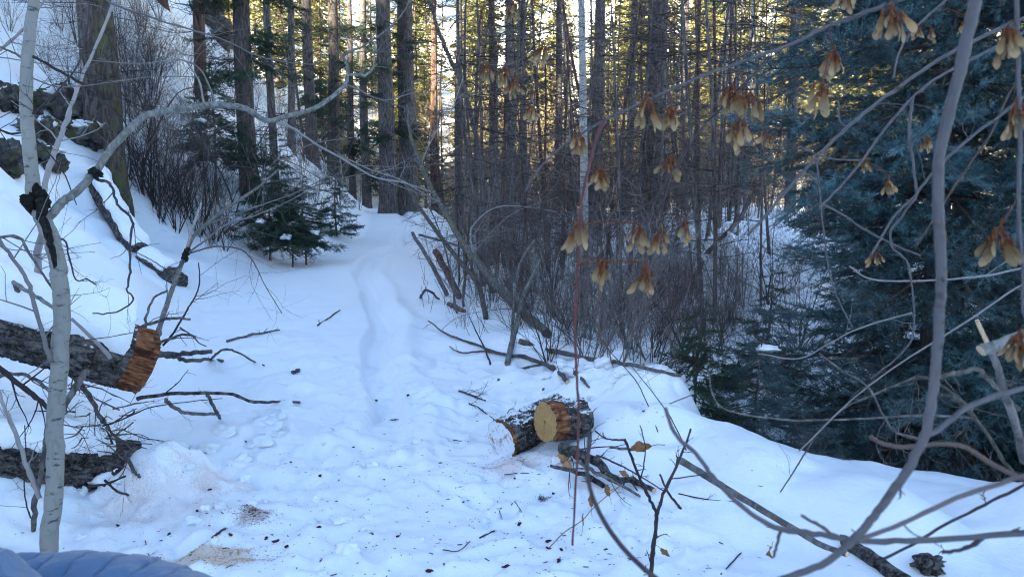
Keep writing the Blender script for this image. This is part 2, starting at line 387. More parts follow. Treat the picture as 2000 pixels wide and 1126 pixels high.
M = dict(
    snow=m_snow(),
    bark=m_bark('pine_bark', (.040, .034, .033), (.118, .100, .094), (.23, .20, .185)),
    bark_red=m_bark('reddish_bark', (.03, .018, .015), (.11, .065, .05), (.21, .14, .11)),
    bark_moss=m_bark('mossy_bark', (.022, .018, .015), (.065, .052, .044), (.13, .11, .09), moss=(.075, .078, .034), mossamt=.50),
    bark_grey=m_bark('grey_bark', (.05, .045, .042), (.12, .108, .10), (.23, .21, .20), sc=30),
    lichen=m_bark('lichen_bark', (.05, .045, .035), (.11, .10, .085), (.20, .19, .165), sc=40, moss=(.17, .16, .07), mossamt=.56),
    aspen=m_aspen('aspen_bark', (.275, .268, .24), (.07, .064, .06), .585),
    birch=m_aspen('birch_bark', (.46, .445, .42), (.03, .027, .026), .57, 4.5),
    pale=m_bark('pale_bark', (.085, .083, .075), (.19, .186, .168), (.32, .315, .285), sc=45, zs=.6),
    knot=m_bark('black_knot', (.006, .006, .006), (.016, .014, .013), (.04, .034, .03), sc=60, zs=1.0, bump=1.0),
    twig_grey=m_twig('twig_grey', (.15, .135, .13), (.28, .26, .25)),
    twig_brown=m_twig('twig_brown', (.055, .037, .030), (.125, .088, .072)),
    twig_dark=m_twig('twig_dark', (.022, .017, .017), (.07, .055, .055)),
    twig_red=m_twig('twig_red', (.085, .028, .028), (.14, .055, .05)),
    twig_purple=m_twig('twig_purple', (.085, .068, .062), (.165, .138, .130)), stem_grey=m_aspen('stem_grey', (.135, .122, .125), (.055, .048, .047), .60, 1.5), twig_sunlit=m_twig('twig_sunlit', (.26, .19, .10), (.42, .33, .19)),  # last one: sun glow of the far brush put into a pale gold
    blue=m_needles('blue_needles', (.024, .054, .060), (.066, .130, .142), (.14, .24, .26), .12),
    green=m_needles('green_needles', (.018, .034, .022), (.040, .072, .045), (.07, .115, .07), .2),
    olive=m_needles('sunny_needles', (.10, .105, .035), (.22, .21, .08), (.34, .315, .145), .45),  # sunlit version of the green, brightness of the far crowns put into the colour
    brownneedle=m_needles('dead_needles', (.06, .03, .018), (.12, .062, .035), (.2, .11, .06), .1),
    log=m_log(), log_dusted=m_log('log_bark_dusted', .76), snowface=m_snowface(), peeled=m_peeled(),
    cut_gold=m_cutwood('cut_wood_gold', (.30, .17, .06), (.50, .31, .13)),
    cut_pale=m_cutwood('cut_wood_pale', (.50, .36, .22), (.62, .47, .30), ring=200),
    samara=m_samara(),
    stalk=m_plain('seed_stalk', (.13, .045, .018), .8, .2, .4, 200),
    leaf=m_plain('dead_leaf', (.22, .11, .045), .75, .25, .45, 60),
    litter=m_plain('bark_crumb', (.06, .03, .022), .9, .15, .6, 30),
    chip=m_plain('wood_chip', (.50, .30, .15), .85, .2, .35, 60),
    rock=m_bark('mossy_rock', (.03, .028, .026), (.09, .084, .08), (.19, .18, .17), zs=1, sc=7, moss=(.06, .062, .022), mossamt=.52, dist=.03),
    icesnow=m_plain('snow_clod', (.80, .78, .76), .6, .3, .06, 30, .4),
)
# ------------------------------------------------------------------ ground: one sheet of snow
def build_ground():
    rr = np.concatenate([np.linspace(.0, 1.8, 10)[1:], 1.85 * (14 / 1.85) ** np.linspace(0, 1, 330), 14 * (380 / 14) ** np.linspace(0, 1, 150)[1:]])
    fr = np.linspace(-46, 46, 560)
    side = np.linspace(46, 314, 66)[1:-1]
    a = np.radians(np.concatenate([fr, side]))
    RR, A = np.meshgrid(rr, a, indexing='ij')
    X = RR * np.sin(A); Y = RR * np.cos(A)
    Z = H(X, Y)
    nr, na = X.shape
    V = np.stack([X, Y, Z], -1).reshape(-1, 3)
    V = np.vstack([V, [[0, 0, Hs(0, 0)]]])
    i = np.arange(nr - 1)[:, None] * na; k = np.arange(na)[None, :]; k2 = (k + 1) % na
    f = np.stack([i + k, i + na + k, i + na + k2, i + k2], -1).reshape(-1, 4)
    mb = MB(); mb.add(V, f[:, ::-1])
    f3 = np.stack([np.arange(na), (np.arange(na) + 1) % na, np.full(na, nr * na)], -1)
    mb.f3.append((f3, 0))
    o = link('ground', mb.mesh('ground', M['snow']))
    tag(o, 'snow covered valley floor with a trodden trail and a rising hillside', kind='structure')
build_ground()
# ------------------------------------------------------------------ growing wood and needles
def rperp(d, g):
    v = g.normal(size=3); v -= d * (v @ d); return v / (np.linalg.norm(v) + 1e-9)
def grow(g, mb, p, d, L, r, lev, P, m=0):
    """one wandering shoot with side shoots; P: per-level settings"""
    q = P[min(lev, len(P) - 1)]
    n = max(3, int(q.get('seg', 6)))
    pts = [np.array(p, float)]; dirs = []; d = np.array(d, float); d /= np.linalg.norm(d)
    for k in range(n):
        d = d + g.normal(size=3) * q.get('wig', .15) + np.array([0, 0, q.get('up', .0)])
        d /= np.linalg.norm(d); dirs.append(d.copy()); pts.append(pts[-1] + d * L / n)
    pts = np.array(pts); rad = r * (1 - np.linspace(0, 1, n + 1) * (1 - q.get('tip', .3)))
    mb.tube(pts, rad, q.get('sides', 3), m, cap=False)
    if lev + 1 < len(P):
        c = P[lev + 1]
        for _ in range(int(g.poisson(q.get('kids', 4)))):
            s = g.uniform(q.get('k0', .2), 1.0); i = min(int(s * n), n - 1); f = s * n - i
            pp = pts[i] * (1 - f) + pts[i + 1] * f; dd = dirs[i]
            ang = g.normal(c.get('ang', .8), .2)
            nd = dd * math.cos(ang) + rperp(dd, g) * math.sin(ang)
            if c.get('flat'): nd[2] *= c['flat']
            grow(g, mb, pp, nd, L * g.uniform(*c.get('len', (.3, .6))) * (1.15 - .6 * s), max(r * (1 - .6 * s) * c.get('rr', .55), P[-1].get('rmin', .0009)), lev + 1, P, m)

def shrub_mesh(seed, h, stems, mat, spread=.35, kids=(8, 4), r=.011, rmin=.0016):
    g = np.random.default_rng(seed); mb = MB()
    P = [dict(seg=8, wig=.10, up=.04, kids=kids[0], k0=.15, tip=.25, sides=4),
         dict(seg=6, wig=.16, up=.05, kids=kids[1], ang=.75, len=(.25, .55), rr=.55, tip=.4),
         dict(seg=4, wig=.2, up=.03, ang=.8, len=(.25, .6), rr=.6, tip=.5, rmin=rmin)]
    for k in range(stems):
        a = g.uniform(0, 2 * math.pi); b = g.uniform(0, .14)
        d = np.array([math.cos(a) * spread * g.uniform(.2, 1.2), math.sin(a) * spread * g.uniform(.2, 1.2), 1])
        grow(g, mb, (math.cos(a) * b, math.sin(a) * b, -.12), d, h * g.uniform(.55, 1.1), r * g.uniform(.5, 1.2), 0, P)
    return mb.mesh('stems', mat)

def needles(g, pts, nper, ln, w, spread=1.0, upb=.3):
    """thin needle triangles round a shoot; returns verts, faces"""
    pts = np.asarray(pts); seg = np.diff(pts, axis=0); L = np.linalg.norm(seg, axis=1)
    N = max(4, int(L.sum() * nper))
    i = g.choice(len(seg), N, p=L / L.sum()); f = g.random(N)[:, None]
    p = pts[i] + seg[i] * f; d = seg[i] / (L[i][:, None] + 1e-9)
    v = g.normal(size=(N, 3)); v[:, 2] += upb; v -= d * np.sum(v * d, 1, keepdims=True); v /= np.linalg.norm(v, axis=1, keepdims=True) + 1e-9
    a = g.normal(.95, .18, N)[:, None] * spread
    nd = d * np.cos(a) + v * np.sin(a)
    sd = np.cross(nd, g.normal(size=(N, 3))); sd /= np.linalg.norm(sd, axis=1, keepdims=True) + 1e-9
    l = (ln * g.uniform(.7, 1.15, N))[:, None]
    V = np.stack([p - sd * w * .5, p + sd * w * .5, p + nd * l], 1).reshape(-1, 3)
    return V, np.arange(3 * N).reshape(-1, 3)

def bough_meshes(seed, L=1.0, nm='blue', nper=230, ln=.024, w=.0026, side=15, sub=True, droop=-.22, sl=.42):
    """a spray of conifer: wood mesh and needle mesh, growing along +X"""
    g = np.random.default_rng(seed); wood = MB(); nd = MB()
    n = 12; s = np.linspace(0, 1, n)
    main = np.stack([s * L, .05 * np.sin(s * 3 + g.uniform(0, 6)) * L, (droop * s + .26 * np.maximum(s - .45, 0) ** 1.5) * L], -1)
    wood.tube(main, .011 * (1 - .85 * s) * max(L, .6), 5, cap=False)
    def put(pts, k=1.0):
        V, F = needles(g, pts, nper * k, ln, w); nd.add(V, F)
    put(main[4:], 1.0)
    for k in range(side):
        for sg in (-1, 1):
            f = .16 + .80 * (k + g.uniform(-.4, .4)) / side
            i = min(int(f * (n - 1)), n - 2); p = main[i] + (main[i + 1] - main[i]) * (f * (n - 1) - i)
            a = sg * g.normal(.85, .12); sl_ = L * sl * (1.1 - .85 * f) * g.uniform(.6, 1.15) * min(1, .35 + f * 2.4)
            m = 5; q = np.linspace(0, 1, m)[:, None]
            dr = np.array([math.cos(a), math.sin(a), g.normal(-.10, .26)])
            pts = p + dr * q * sl_ + np.array([0, 0, -.10 * sl_]) * q ** 2 + np.array([.18 * sl_, 0, 0]) * q ** 2
            wood.tube(pts, .0035 * (1 - .7 * q[:, 0]), 3, cap=False); put(pts)
            if sub:
                for j in range(int(sl_ * 26)):
                    f2 = g.uniform(.15, .9); k2 = min(int(f2 * 4), 3); p2 = pts[k2] + (pts[k2 + 1] - pts[k2]) * (f2 * 4 - k2)
                    a2 = a + g.choice([-1, 1]) * g.normal(.8, .15); l2 = sl_ * g.uniform(.2, .42) * (1.1 - .6 * f2)
                    pp = p2 + np.array([math.cos(a2), math.sin(a2), g.normal(-.05, .4)]) * np.linspace(0, 1, 3)[:, None] * l2
                    put(pp, 1.1)
    return wood.mesh('bough', M['twig_brown']), nd.mesh('needles', M[nm], False)

def trunk_mesh(seed, h, r0, r1, bark, lean=(0, 0), sides=14, rings=46, wob=.05, flare=.35, lump=.10):
    g = np.random.default_rng(seed); mb = MB()
    z = np.concatenate([np.linspace(-.5, .6, 8), np.linspace(.9, h, rings)])
    rad = (r1 + (r0 - r1) * np.clip(1 - z / h, 0, 1.1)) * (1 + flare * np.exp(-np.clip(z + .2, 0, None) / .25))
    ph = g.uniform(0, 9)
    cx = lean[0] * z + wob * np.sin(z * .5 + ph); cy = lean[1] * z + wob * np.cos(z * .43 + ph)
    a = np.arange(sides) * 2 * math.pi / sides
    rr = rad[:, None] * (1 + lump * fbm(np.cos(a)[None] * 2 + ph, np.sin(a)[None] * 2 + z[:, None] * .9, seed, 3) + lump * .8 * vnoise(a[None] * 3 + 0 * z[:, None], z[:, None] * 3, seed + 5))
    V = np.stack([cx[:, None] + rr * np.cos(a), cy[:, None] + rr * np.sin(a), np.broadcast_to(z[:, None], rr.shape)], -1).reshape(-1, 3)
    k = np.arange(sides); k2 = (k + 1) % sides; i = np.arange(len(z) - 1)[:, None] * sides
    mb.add(V, np.stack([i + k, i + k2, i + sides + k2, i + sides + k], -1).reshape(-1, 4))
    axis = lambda zz: np.array([lean[0] * zz + wob * math.sin(zz * .5 + ph), lean[1] * zz + wob * math.cos(zz * .43 + ph), zz])
    return mb.mesh('trunk', bark), axis

def dead_twigs_mesh(seed, axis, h0, h1, n, mat, Lr=(.5, 1.5), r=.007, kids=7, rmin=.0018, zslope=-.1):
    g = np.random.default_rng(seed); mb = MB()
    P = [dict(seg=6, wig=.12, up=.02, kids=kids, k0=.15, tip=.3, sides=3), dict(seg=4, wig=.2, ang=.8, len=(.2, .5), rr=.6, tip=.5, rmin=rmin, flat=.6)]
    for k in range(n):
        z = g.uniform(h0, h1); a = g.uniform(0, 2 * math.pi)
        grow(g, mb, axis(z), (math.cos(a), math.sin(a), g.normal(zslope, .2)), g.uniform(*Lr), r * g.uniform(.5, 1.3), 0, P)
    return mb.mesh('dead_twigs', mat)

def spray_crown(seed, z0, z1, R0, mat, per=9, gap=.42, size=.34, droop=-.35):
    """crown of many small needle sprays on whorled boughs, for conifers seen from afar"""
    g = np.random.default_rng(seed); P = []; D = []
    z = z0
    while z < z1:
        f = (z - z0) / (z1 - z0); Rm = R0 * (1 - f) ** .8 * min(1, .55 + f * 4) + .15
        for k in range(int(per * (1 - .5 * f)) + 2):
            a = g.uniform(0, 2 * math.pi); Rk = Rm * g.uniform(.55, 1.15); nb = max(3, int(Rk / .16))
            for j in range(nb):
                s = (j + g.random()) / nb
                if g.random() < .12: continue
                c = np.array([math.cos(a) * Rk * s, math.sin(a) * Rk * s, z + droop * Rk * s + .12 * Rk * s * s])
                for _ in range(2):
                    aa = a + g.normal(0, .8)
                    P.append(c + g.normal(size=3) * .07); D.append((math.cos(aa), math.sin(aa), g.normal(-.25, .25)))
        z += gap * g.uniform(.6, 1.3) * (1 - .4 * f)
    P = np.array(P); D = np.array(D); D /= np.linalg.norm(D, axis=1, keepdims=True); N = len(P)
    sd = np.cross(D, g.normal(size=(N, 3))); sd /= np.linalg.norm(sd, axis=1, keepdims=True) + 1e-9
    l = size * g.uniform(.5, 1.2, N)[:, None]; w = l * .17
    V = np.stack([P, P + D * l * .5 + sd * w, P + D * l, P + D * l * .5 - sd * w], 1).reshape(-1, 3)
    mb = MB(); mb.add(V, np.arange(4 * N).reshape(-1, 4)); return mb.mesh('crown', mat, False)
# ------------------------------------------------------------------ standing trees
def zone(px):
    for lim, txt in ((620, 'above the young firs'), (720, 'behind the curled tip of the pale limb'), (830, 'beside the twin trunks'), (930, 'just beyond the twin trunks'), (1010, 'around the reddish trunk'), (1110, 'just before the white birch'),
                     (1200, 'close behind the white birch'), (1310, 'around the thickest trunk'), (1390, 'just past the thickest trunk'), (1480, 'in the sunlit gap beside the spruce'), (1620, 'behind the spruce edge')):
        if px < lim: return txt
    return 'behind the blue spruce'
def zone_slope(px):
    for lim, txt in ((170, 'near the boulders'), (260, 'around the moss covered trunk'), (350, 'just past the moss covered trunk'), (450, 'before the green boughed fir'), (560, 'around the green boughed fir'), (650, 'above the young firs')):
        if px < lim: return txt
    return 'near the trail crest'
def pxof(p): return 1000 + FPX * p[0] / max(.1, depth_of((p[0], p[1], 1.2)))
CROWNS = [spray_crown(100 + k, 0, 9, 2.3, M['green'], 7, .55, .5) for k in range(4)]
BG = [bough_meshes(300 + k, 1.0, 'green', 230, .032, .0062, 14, True) for k in range(4)]
BB = [bough_meshes(320 + k, 1.0, 'blue', 330, .026, .0031, 15, True) for k in range(6)]
BN = [bough_meshes(340 + k, 1.0, 'brownneedle', 60, .026, .003, 9, False) for k in range(2)]

def add_bough(root, bank, g, p, az, L, pitch=0.0):
    w, n = bank[int(g.integers(len(bank)))]
    b = link('bough', w, root, p, Euler((g.normal(0, .35), -pitch, az)), L)
    link('needles', n, b)
    return b

def pine(px, d, w, bark, label, lean=0.0, h=17, live=None, twigs=26, tw='twig_dark', group=None, seed=None, name='pine_tree', cat='tree', crown0=8.0, base=None, tl=(.4, 1.4), lump=.10, twig_top=9.5, flare=.35, wob=None):
    seed = seed or int(px * 7 + d * 13)
    g = np.random.default_rng(seed)
    q = at(px, 420, d) if base is None else base
    z = Hs(q[0], q[1]); r0 = .5 * w / FPX * d
    root = empty(name, (q[0], q[1], z), label, cat, group)
    me, axis = trunk_mesh(seed, h, r0 * 1.06, r0 * .45, M[bark], (lean, 0), wob=wob or .04 * min(1, r0 / .1), lump=lump, flare=flare)
    link('trunk', me, root)
    if twigs:
        t = link('dead_twigs', dead_twigs_mesh(seed + 1, axis, .9, twig_top, twigs, M[tw], tl, (.0045 + .00045 * d), kids=9, rmin=.0014 + .00016 * d), root); t['kind'] = 'stuff'
    if crown0:
        c = axis(crown0); o = link('crown', CROWNS[seed % 4], root, c, (0, 0, g.uniform(0, 6)), (h + 1.5 - crown0) / 9)
    if live:
        bank, z0, z1, n, L = live
        for k in range(n):
            zz = g.uniform(z0, z1); add_bough(root, bank, g, axis(zz), g.uniform(0, 6.28), L * g.uniform(.6, 1.15), g.normal(-.05, .15))
    return root

PINES = [
 (150, 20, 24, 'bark', 'dark conifer trunk highest on the snowy slope, beside the pale sapling', 0.0, {}),
 (189, 14.2, 33, 'bark', 'thick brown pine trunk behind the moss covered trunk', 0.01, dict(lump=.16)),
 (228, 13.6, 36, 'bark_moss', 'moss covered trunk ending in a dark wedge above the snow', -.006, dict(lump=.22, twigs=30)),
 (336, 25, 22, 'bark_red', 'brown trunk on the snowy slope between moss covered trunk and green boughed fir', 0.0, {}),
 (402, 21, 22, 'bark_red', 'brown trunk beside the rocks at the top of the snowy slope', .0, {}),
 (492, 17.8, 34, 'bark', 'dark fir trunk with drooping green boughs crossed by the arching pale limb', -.01, dict(live=(BG, 2.6, 7.5, 46, 1.35), twigs=40, name='fir_tree')),
 (538, 20, 15, 'bark', 'slim dark trunk just beside the green boughed fir', 0.0, dict(live=(BG, 4.5, 8, 10, .8))),
 (575, 27, 14, 'bark', 'slender trunk second from the green boughed fir towards the trail', .012, {}),
 (612, 34, 22, 'bark', 'trunk on the crest of the slope behind the curled tip of the pale limb', 0.0, dict(live=(BG, 2, 9, 26, 1.3))),
 (655, 37, 24, 'bark', 'thick trunk where the pale limb curls upward', 0.012, dict(live=(BG, 2.5, 9, 22, 1.4))),
 (690, 44, 14, 'bark', 'trunk behind the curled end of the pale limb, nearest the trail crest', 0.0, {}),
 (716, 43, 18, 'bark', 'shaded fir with full green boughs in the gap just before the twin trunks', .0, dict(live=(BG, 1.2, 10, 46, 1.9), name='fir_tree')),
 (757, 31, 34, 'bark', 'thick dark trunk, first of the twin trunks where the trail tops out', 0.0, dict(live=(BG, 3, 10, 20, 1.4))),
 (797, 32, 37, 'bark', 'thick dark trunk, second of the twin trunks where the trail tops out', .004, dict(live=(BG, 3, 10, 24, 1.4))),
 (850, 44, 16, 'bark_red', 'thin brown trunk just beyond the twin trunks', 0.0, {}),
 (898, 36, 17, 'bark', 'straight trunk behind the leaning dark stem beside the trail', .0, {}),
 (960, 25, 15, 'bark_red', 'reddish trunk behind the hanging seed clusters above the thicket', .004, {}),
 (995, 31, 22, 'bark', 'greyish trunk between the reddish trunk and the white birch', -.004, {}),
 (1022, 38, 14, 'bark', 'thin trunk close beside the greyish trunk in the thicket', .0, {}),
 (1088, 40, 15, 'bark', 'thin trunk standing just before the white birch', .006, {}),
 (1165, 25, 24, 'bark', 'dark trunk right behind the white birch', .0, {}),
 (1222, 30, 15, 'bark', 'slanting trunk between the white birch and the thickest trunk', .03, {}),
 (1275, 15.2, 41, 'bark', 'thickest straight trunk rising from the brush beyond the creek', -.002, dict(twigs=60, lump=.14, h=19, tl=(.6, 2.0))),
 (1330, 41, 13, 'bark', 'thin trunk just beyond the thickest trunk in the sunlit gap', .0, {}),
 (1405, 47, 13, 'bark', 'thin trunk in the sunlit gap beside the blue spruce', .01, {}),
 (1540, 26, 20, 'bark', 'trunk half hidden behind the blue spruce', .0, dict(live=(BG, 2.5, 8, 16, 1.3))),
 (1840, 30, 24, 'bark', 'trunk seen through the far side of the blue spruce', .0, dict(live=(BG, 3, 9, 16, 1.5))),
]
for (px, d, w, bk, lab, ln, kw) in PINES: pine(px, d, w, bk, lab, ln, **{**dict(twigs=64, tl=(.5, 2.0), crown0=9.0 if d < 25 else 12.5), **kw})
# white birches
pine(1140, 13.8, 17, 'birch', 'white birch with black marks in the middle of the thicket', -.012, h=11, twigs=10, tw='twig_purple', name='birch_tree', crown0=0, seed=77, lump=.05, flare=.1)
pine(1457, 39, 12, 'birch', 'distant pale birch trunk in the sunlit gap beside the blue spruce', .0, h=14, twigs=14, tw='twig_grey', name='birch_tree', crown0=0, seed=78, lump=.05, flare=.1)
# slender bare poles in the wood, too alike to tell apart
g = np.random.default_rng(5)
k = 0
while k < 78:
    px = g.uniform(560, 1480) if k < 28 else g.uniform(830, 1520); d = g.uniform(17, 50) if k < 28 else g.uniform(10.5, 26)
    _p = at(px, 420, d)
    if k >= 28 and _p[0] - np.interp(_p[1], *XT) - np.interp(_p[1], *VR) < .3: continue
    if px < 830 and d < 34: continue
    pine(px, d, g.uniform(3, 9), g.choice(['bark', 'bark_grey', 'bark_red']), ('slender bare trunk ' if d > 24 else ('tall thin sapling ' if k % 2 else 'thin brown sapling ')) + zone(px) + (', deep in the wood' if d > 24 else ', standing in the near thicket'), g.normal(0, .06), h=g.uniform(8, 14) if k < 28 else g.uniform(4, 8.5), twigs=20 if k < 28 else 34, tw='twig_purple' if k % 2 else 'twig_dark', group='slender bare trunks in the thicket', name='sapling', crown0=0, seed=900 + k, tl=(.4, 1.8), flare=.1, wob=g.uniform(.03, .22), twig_top=6.5)
    k += 1
# sunny trunks on the far slope
FAR_T = [trunk_mesh(50 + k, 16, .17, .05, M['bark_red'], (0, 0), 6, 6, .05)[0] for k in range(3)]
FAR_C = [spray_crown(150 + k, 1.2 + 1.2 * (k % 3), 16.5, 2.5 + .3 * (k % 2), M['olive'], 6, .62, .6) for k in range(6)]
g = np.random.default_rng(15)
k = 0
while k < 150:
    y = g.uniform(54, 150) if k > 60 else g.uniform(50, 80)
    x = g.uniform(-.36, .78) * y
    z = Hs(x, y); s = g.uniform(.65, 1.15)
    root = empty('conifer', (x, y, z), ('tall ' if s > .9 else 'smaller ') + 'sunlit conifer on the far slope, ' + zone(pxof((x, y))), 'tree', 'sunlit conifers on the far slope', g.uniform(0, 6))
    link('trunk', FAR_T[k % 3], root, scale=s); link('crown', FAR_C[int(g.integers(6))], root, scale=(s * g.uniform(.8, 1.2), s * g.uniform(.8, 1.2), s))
    k += 1

# ------------------------------------------------------------------ shrubs
SH = [shrub_mesh(500 + k, 3.2, 8 + k % 4, M[['twig_purple', 'twig_brown', 'twig_grey', 'twig_dark'][k % 4]], .30, (9, 5), .012, .0022) for k in range(10)]
SHF = [shrub_mesh(540 + k, 1.5, 9, M[['twig_brown', 'twig_purple', 'twig_grey'][k % 3]], .6, (9, 6), .0075, .0018) for k in range(6)]
SHD = [shrub_mesh(560 + k, 3.0, 9, M[['twig_dark', 'twig_brown'][k % 2]], .42, (7, 4), .017, .0024) for k in range(4)]
def shrub(bank, i, p, s, label, group, sz=None, name='shrub'):
    o = link(name, bank[i % len(bank)], None, (p[0], p[1], Hs(p[0], p[1])), (0, 0, g.uniform(0, 6.28)), (s, s, s * (sz or g.uniform(.85, 1.2))))
    return tag(o, label, 'shrub', group)
g = np.random.default_rng(25)
n = 0
while n < 95:
    d = 10 + 34 * g.random() ** 1.1; px = g.uniform(840, 1640)
    p = at(px, 420, d); v = p[0] - np.interp(p[1], *XT) - np.interp(p[1], *VR)
    if v < .1: continue
    if d < 14 and 1330 < px: continue
    shrub(SH, int(g.integers(10)), p, g.uniform(.6, 1.35) * (1 if d > 14 else .6), ('bare many stemmed shrub low in the near thicket, ' if d < 18 else 'bare many stemmed shrub deep in the thicket, ') + zone(px), 'bare shrubs of the thicket'); n += 1
n = 0
SHG = [shrub_mesh(580 + k, 3.4, 6, M['twig_sunlit'], .22, (10, 5), .014, .0045) for k in range(4)]
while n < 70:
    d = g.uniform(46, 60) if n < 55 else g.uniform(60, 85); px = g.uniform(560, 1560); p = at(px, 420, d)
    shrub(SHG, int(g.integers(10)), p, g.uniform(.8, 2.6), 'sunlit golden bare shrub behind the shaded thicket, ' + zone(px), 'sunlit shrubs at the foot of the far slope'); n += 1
n = 0
while n < 46:
    px = g.uniform(120, 720); py = g.uniform(60, 430); p = hit(px, py)
    if not (9.5 < p[1] < 46) or p[0] - np.interp(p[1], *XT) > -np.interp(p[1], *OFF) - .2: continue
    if 60 < px < 260 and py > 280: continue
    shrub(SH, int(g.integers(10)), p, g.uniform(.35, .75), 'bare shrub growing from the snowy hillside, ' + zone_slope(px), 'bare shrubs on the hillside'); n += 1
for k, (px, py, s) in enumerate([(300, 400, .8), (330, 415, .75), (280, 380, .7), (365, 430, .7), (420, 470, .62), (455, 470, .55), (390, 455, .6), (500, 480, .5), (345, 455, .6), (250, 345, .7), (310, 430, .5), (410, 490, .35), (440, 490, .4), (360, 400, .7)]):
    shrub(SHD, k, hit(px, py), s, 'dark stemmed shrub in the clump beside the snow covered fallen log', 'dark shrubs beside the snow covered fallen log')
for k, (px, py, s) in enumerate([(650, 330, .95), (672, 350, .9), (630, 300, .9), (690, 380, .8), (600, 320, .8), (640, 365, .7), (665, 400, .7), (700, 410, .6), (615, 395, .6), (720, 395, .8), (735, 380, .9), (580, 420, .5), (625, 430, .5)]):
    shrub(SH, 4 * k + 1, hit(px, py), s, 'reddish brown shrub crowding the slope where the trail climbs', 'reddish shrubs where the trail climbs')
for k, (px, py, s) in enumerate([(850, 520, .6), (880, 545, .7), (925, 575, .8), (960, 605, .8), (1010, 640, .7), (905, 640, .5), (1150, 690, .8), (1200, 705, .9), (1230, 690, 1.0), (1275, 700, .9), (1120, 670, .8), (1320, 690, .8), (1390, 690, .7), (1350, 640, 1.0), (1180, 640, 1.), (1080, 620, 1.), (1420, 640, .8)]):
    shrub(SHF, k, hit(px, py), s, 'low twiggy bush poking from the snow ' + ('below the leaning poles' if px < 940 else 'at the foot of the leaning trunk' if px < 1100 else 'behind the long grey pole' if px < 1300 else 'before the snow mounds'), 'low bushes along the creek bank')

n = 0
while n < 34:
    px = g.uniform(1060, 1560); py = g.uniform(560, 730); p = hit(px, py)
    if p[1] < 6.5 or p[1] > 14: continue
    shrub(SHF if n % 3 else SHD, n, p, g.uniform(.6, 1.1) if n % 3 else g.uniform(.3, .5), 'tangled bare bush in the snowy creek bed ' + ('behind the sawn logs' if px < 1180 else 'before the thickest trunk' if px < 1330 else 'before the snow mounds' if px < 1450 else 'beside the blue spruce'), 'tangled bushes in the creek bed'); n += 1
for k, (px, py, s) in enumerate([(240, 120, .6), (275, 60, .7), (300, 140, .6), (260, 200, .6), (120, 60, .5), (95, 140, .45), (310, 40, .7), (20, 60, .5)]):
    shrub(SH, k * 3 + 1, hit(px, py), s, 'bare shrub high on the slope around the moss covered trunk', 'bare shrubs high on the slope')
# ------------------------------------------------------------------ sticks, logs, rocks: helpers
def crom(P, n=5):
    P = np.asarray(P, float)
    if len(P) < 3:
        return P[0] + (P[-1] - P[0]) * np.linspace(0, 1, n + 1)[:, None]
    Q = np.vstack([2 * P[0] - P[1], P, 2 * P[-1] - P[-2]]); out = []
    for i in range(1, len(Q) - 2):
        for t in np.arange(n) / n:
            a, b, c, d = Q[i - 1], Q[i], Q[i + 1], Q[i + 2]
            out.append(.5 * (2 * b + (c - a) * t + (2 * a - 5 * b + 4 * c - d) * t * t + (3 * b - a - 3 * c + d) * t ** 3))
    out.append(P[-1]); return np.array(out)
def pts3(pl, w=4):
    """[(px, py, depth or None for 'on the snow'), ...] -> world points"""
    out = []
    for q in pl:
        if len(q) == 3 and q[2] is not None:
            p = at(*q)
            if q[2] > 2.4 and q[1] < 1120 and 0 < q[0] < 2000 and p[2] < Hs(p[0], p[1]) + .01:
                p = hit(q[0], q[1]); p[2] += .4 * w / FPX * depth_of(p) + .01      # rest on the snow instead of under it
            out.append(p)
        else:
            p = hit(q[0], q[1]); out.append(p + np.array([0, 0, .4 * w / FPX * depth_of(p)]))
    return np.array(out)
PT = [dict(seg=5, wig=.16, kids=3, tip=.4, sides=3, ang=.8), dict(seg=4, wig=.2, ang=.8, len=(.3, .6), rr=.6, tip=.5, rmin=.0009)]
def stick_mesh(pl, w0, w1, mat, origin, seed=0, kids=0, klen=.3, sides=7, jit=.25, mcap=None, n=5, kup=0.0):
    P = crom(pts3(pl, w0), n); g = np.random.default_rng(seed + int(abs(pl[0][0]) * 3 + abs(pl[0][1])))
    d = np.array([depth_of(p) for p in P]); f = np.linspace(0, 1, len(P))
    r = .5 * (w0 + (w1 - w0) * f) / FPX * d
    r = r * (1 + min(.10, jit * .35) * g.normal(size=len(P)))
    P = P + g.normal(size=P.shape) * (jit * r)[:, None]
    mb = MB(); mb.tube(P - origin, r, sides, 0, True, 1 if mcap else 0)
    for _ in range(kids):
        i = int(g.integers(1, len(P) - 1)); dd = P[i + 1] - P[i]; dd /= np.linalg.norm(dd)
        nd = dd * .7 + rperp(dd, g) * .9 + np.array([0, 0, kup])
        grow(g, mb, P[i] - origin, nd, klen * g.uniform(.4, 1.2), min(r[i] * .45, .006), 0, PT)
    return mb.mesh('stick', [M[mat]] + ([M[mcap]] if mcap else []))
def stick(name, label, pl, w0, w1, mat='twig_brown', cat='branch', group=None, **kw):
    o = pts3(pl[:1], w0)[0]
    return tag(link(name, stick_mesh(pl, w0, w1, mat, o, **kw), None, o), label, cat, group)
def limbs(name, label, cat, parts, group=None):
    """a thing of several limbs; parts: (part name, polyline, w0, w1, material, options)"""
    o = pts3(parts[0][1][:1], parts[0][2])[0]
    root = empty(name, o, label, cat, group)
    for (pn, pl, w0, w1, mat, kw) in parts: link(pn, stick_mesh(pl, w0, w1, mat, o, **kw), root)
    return root

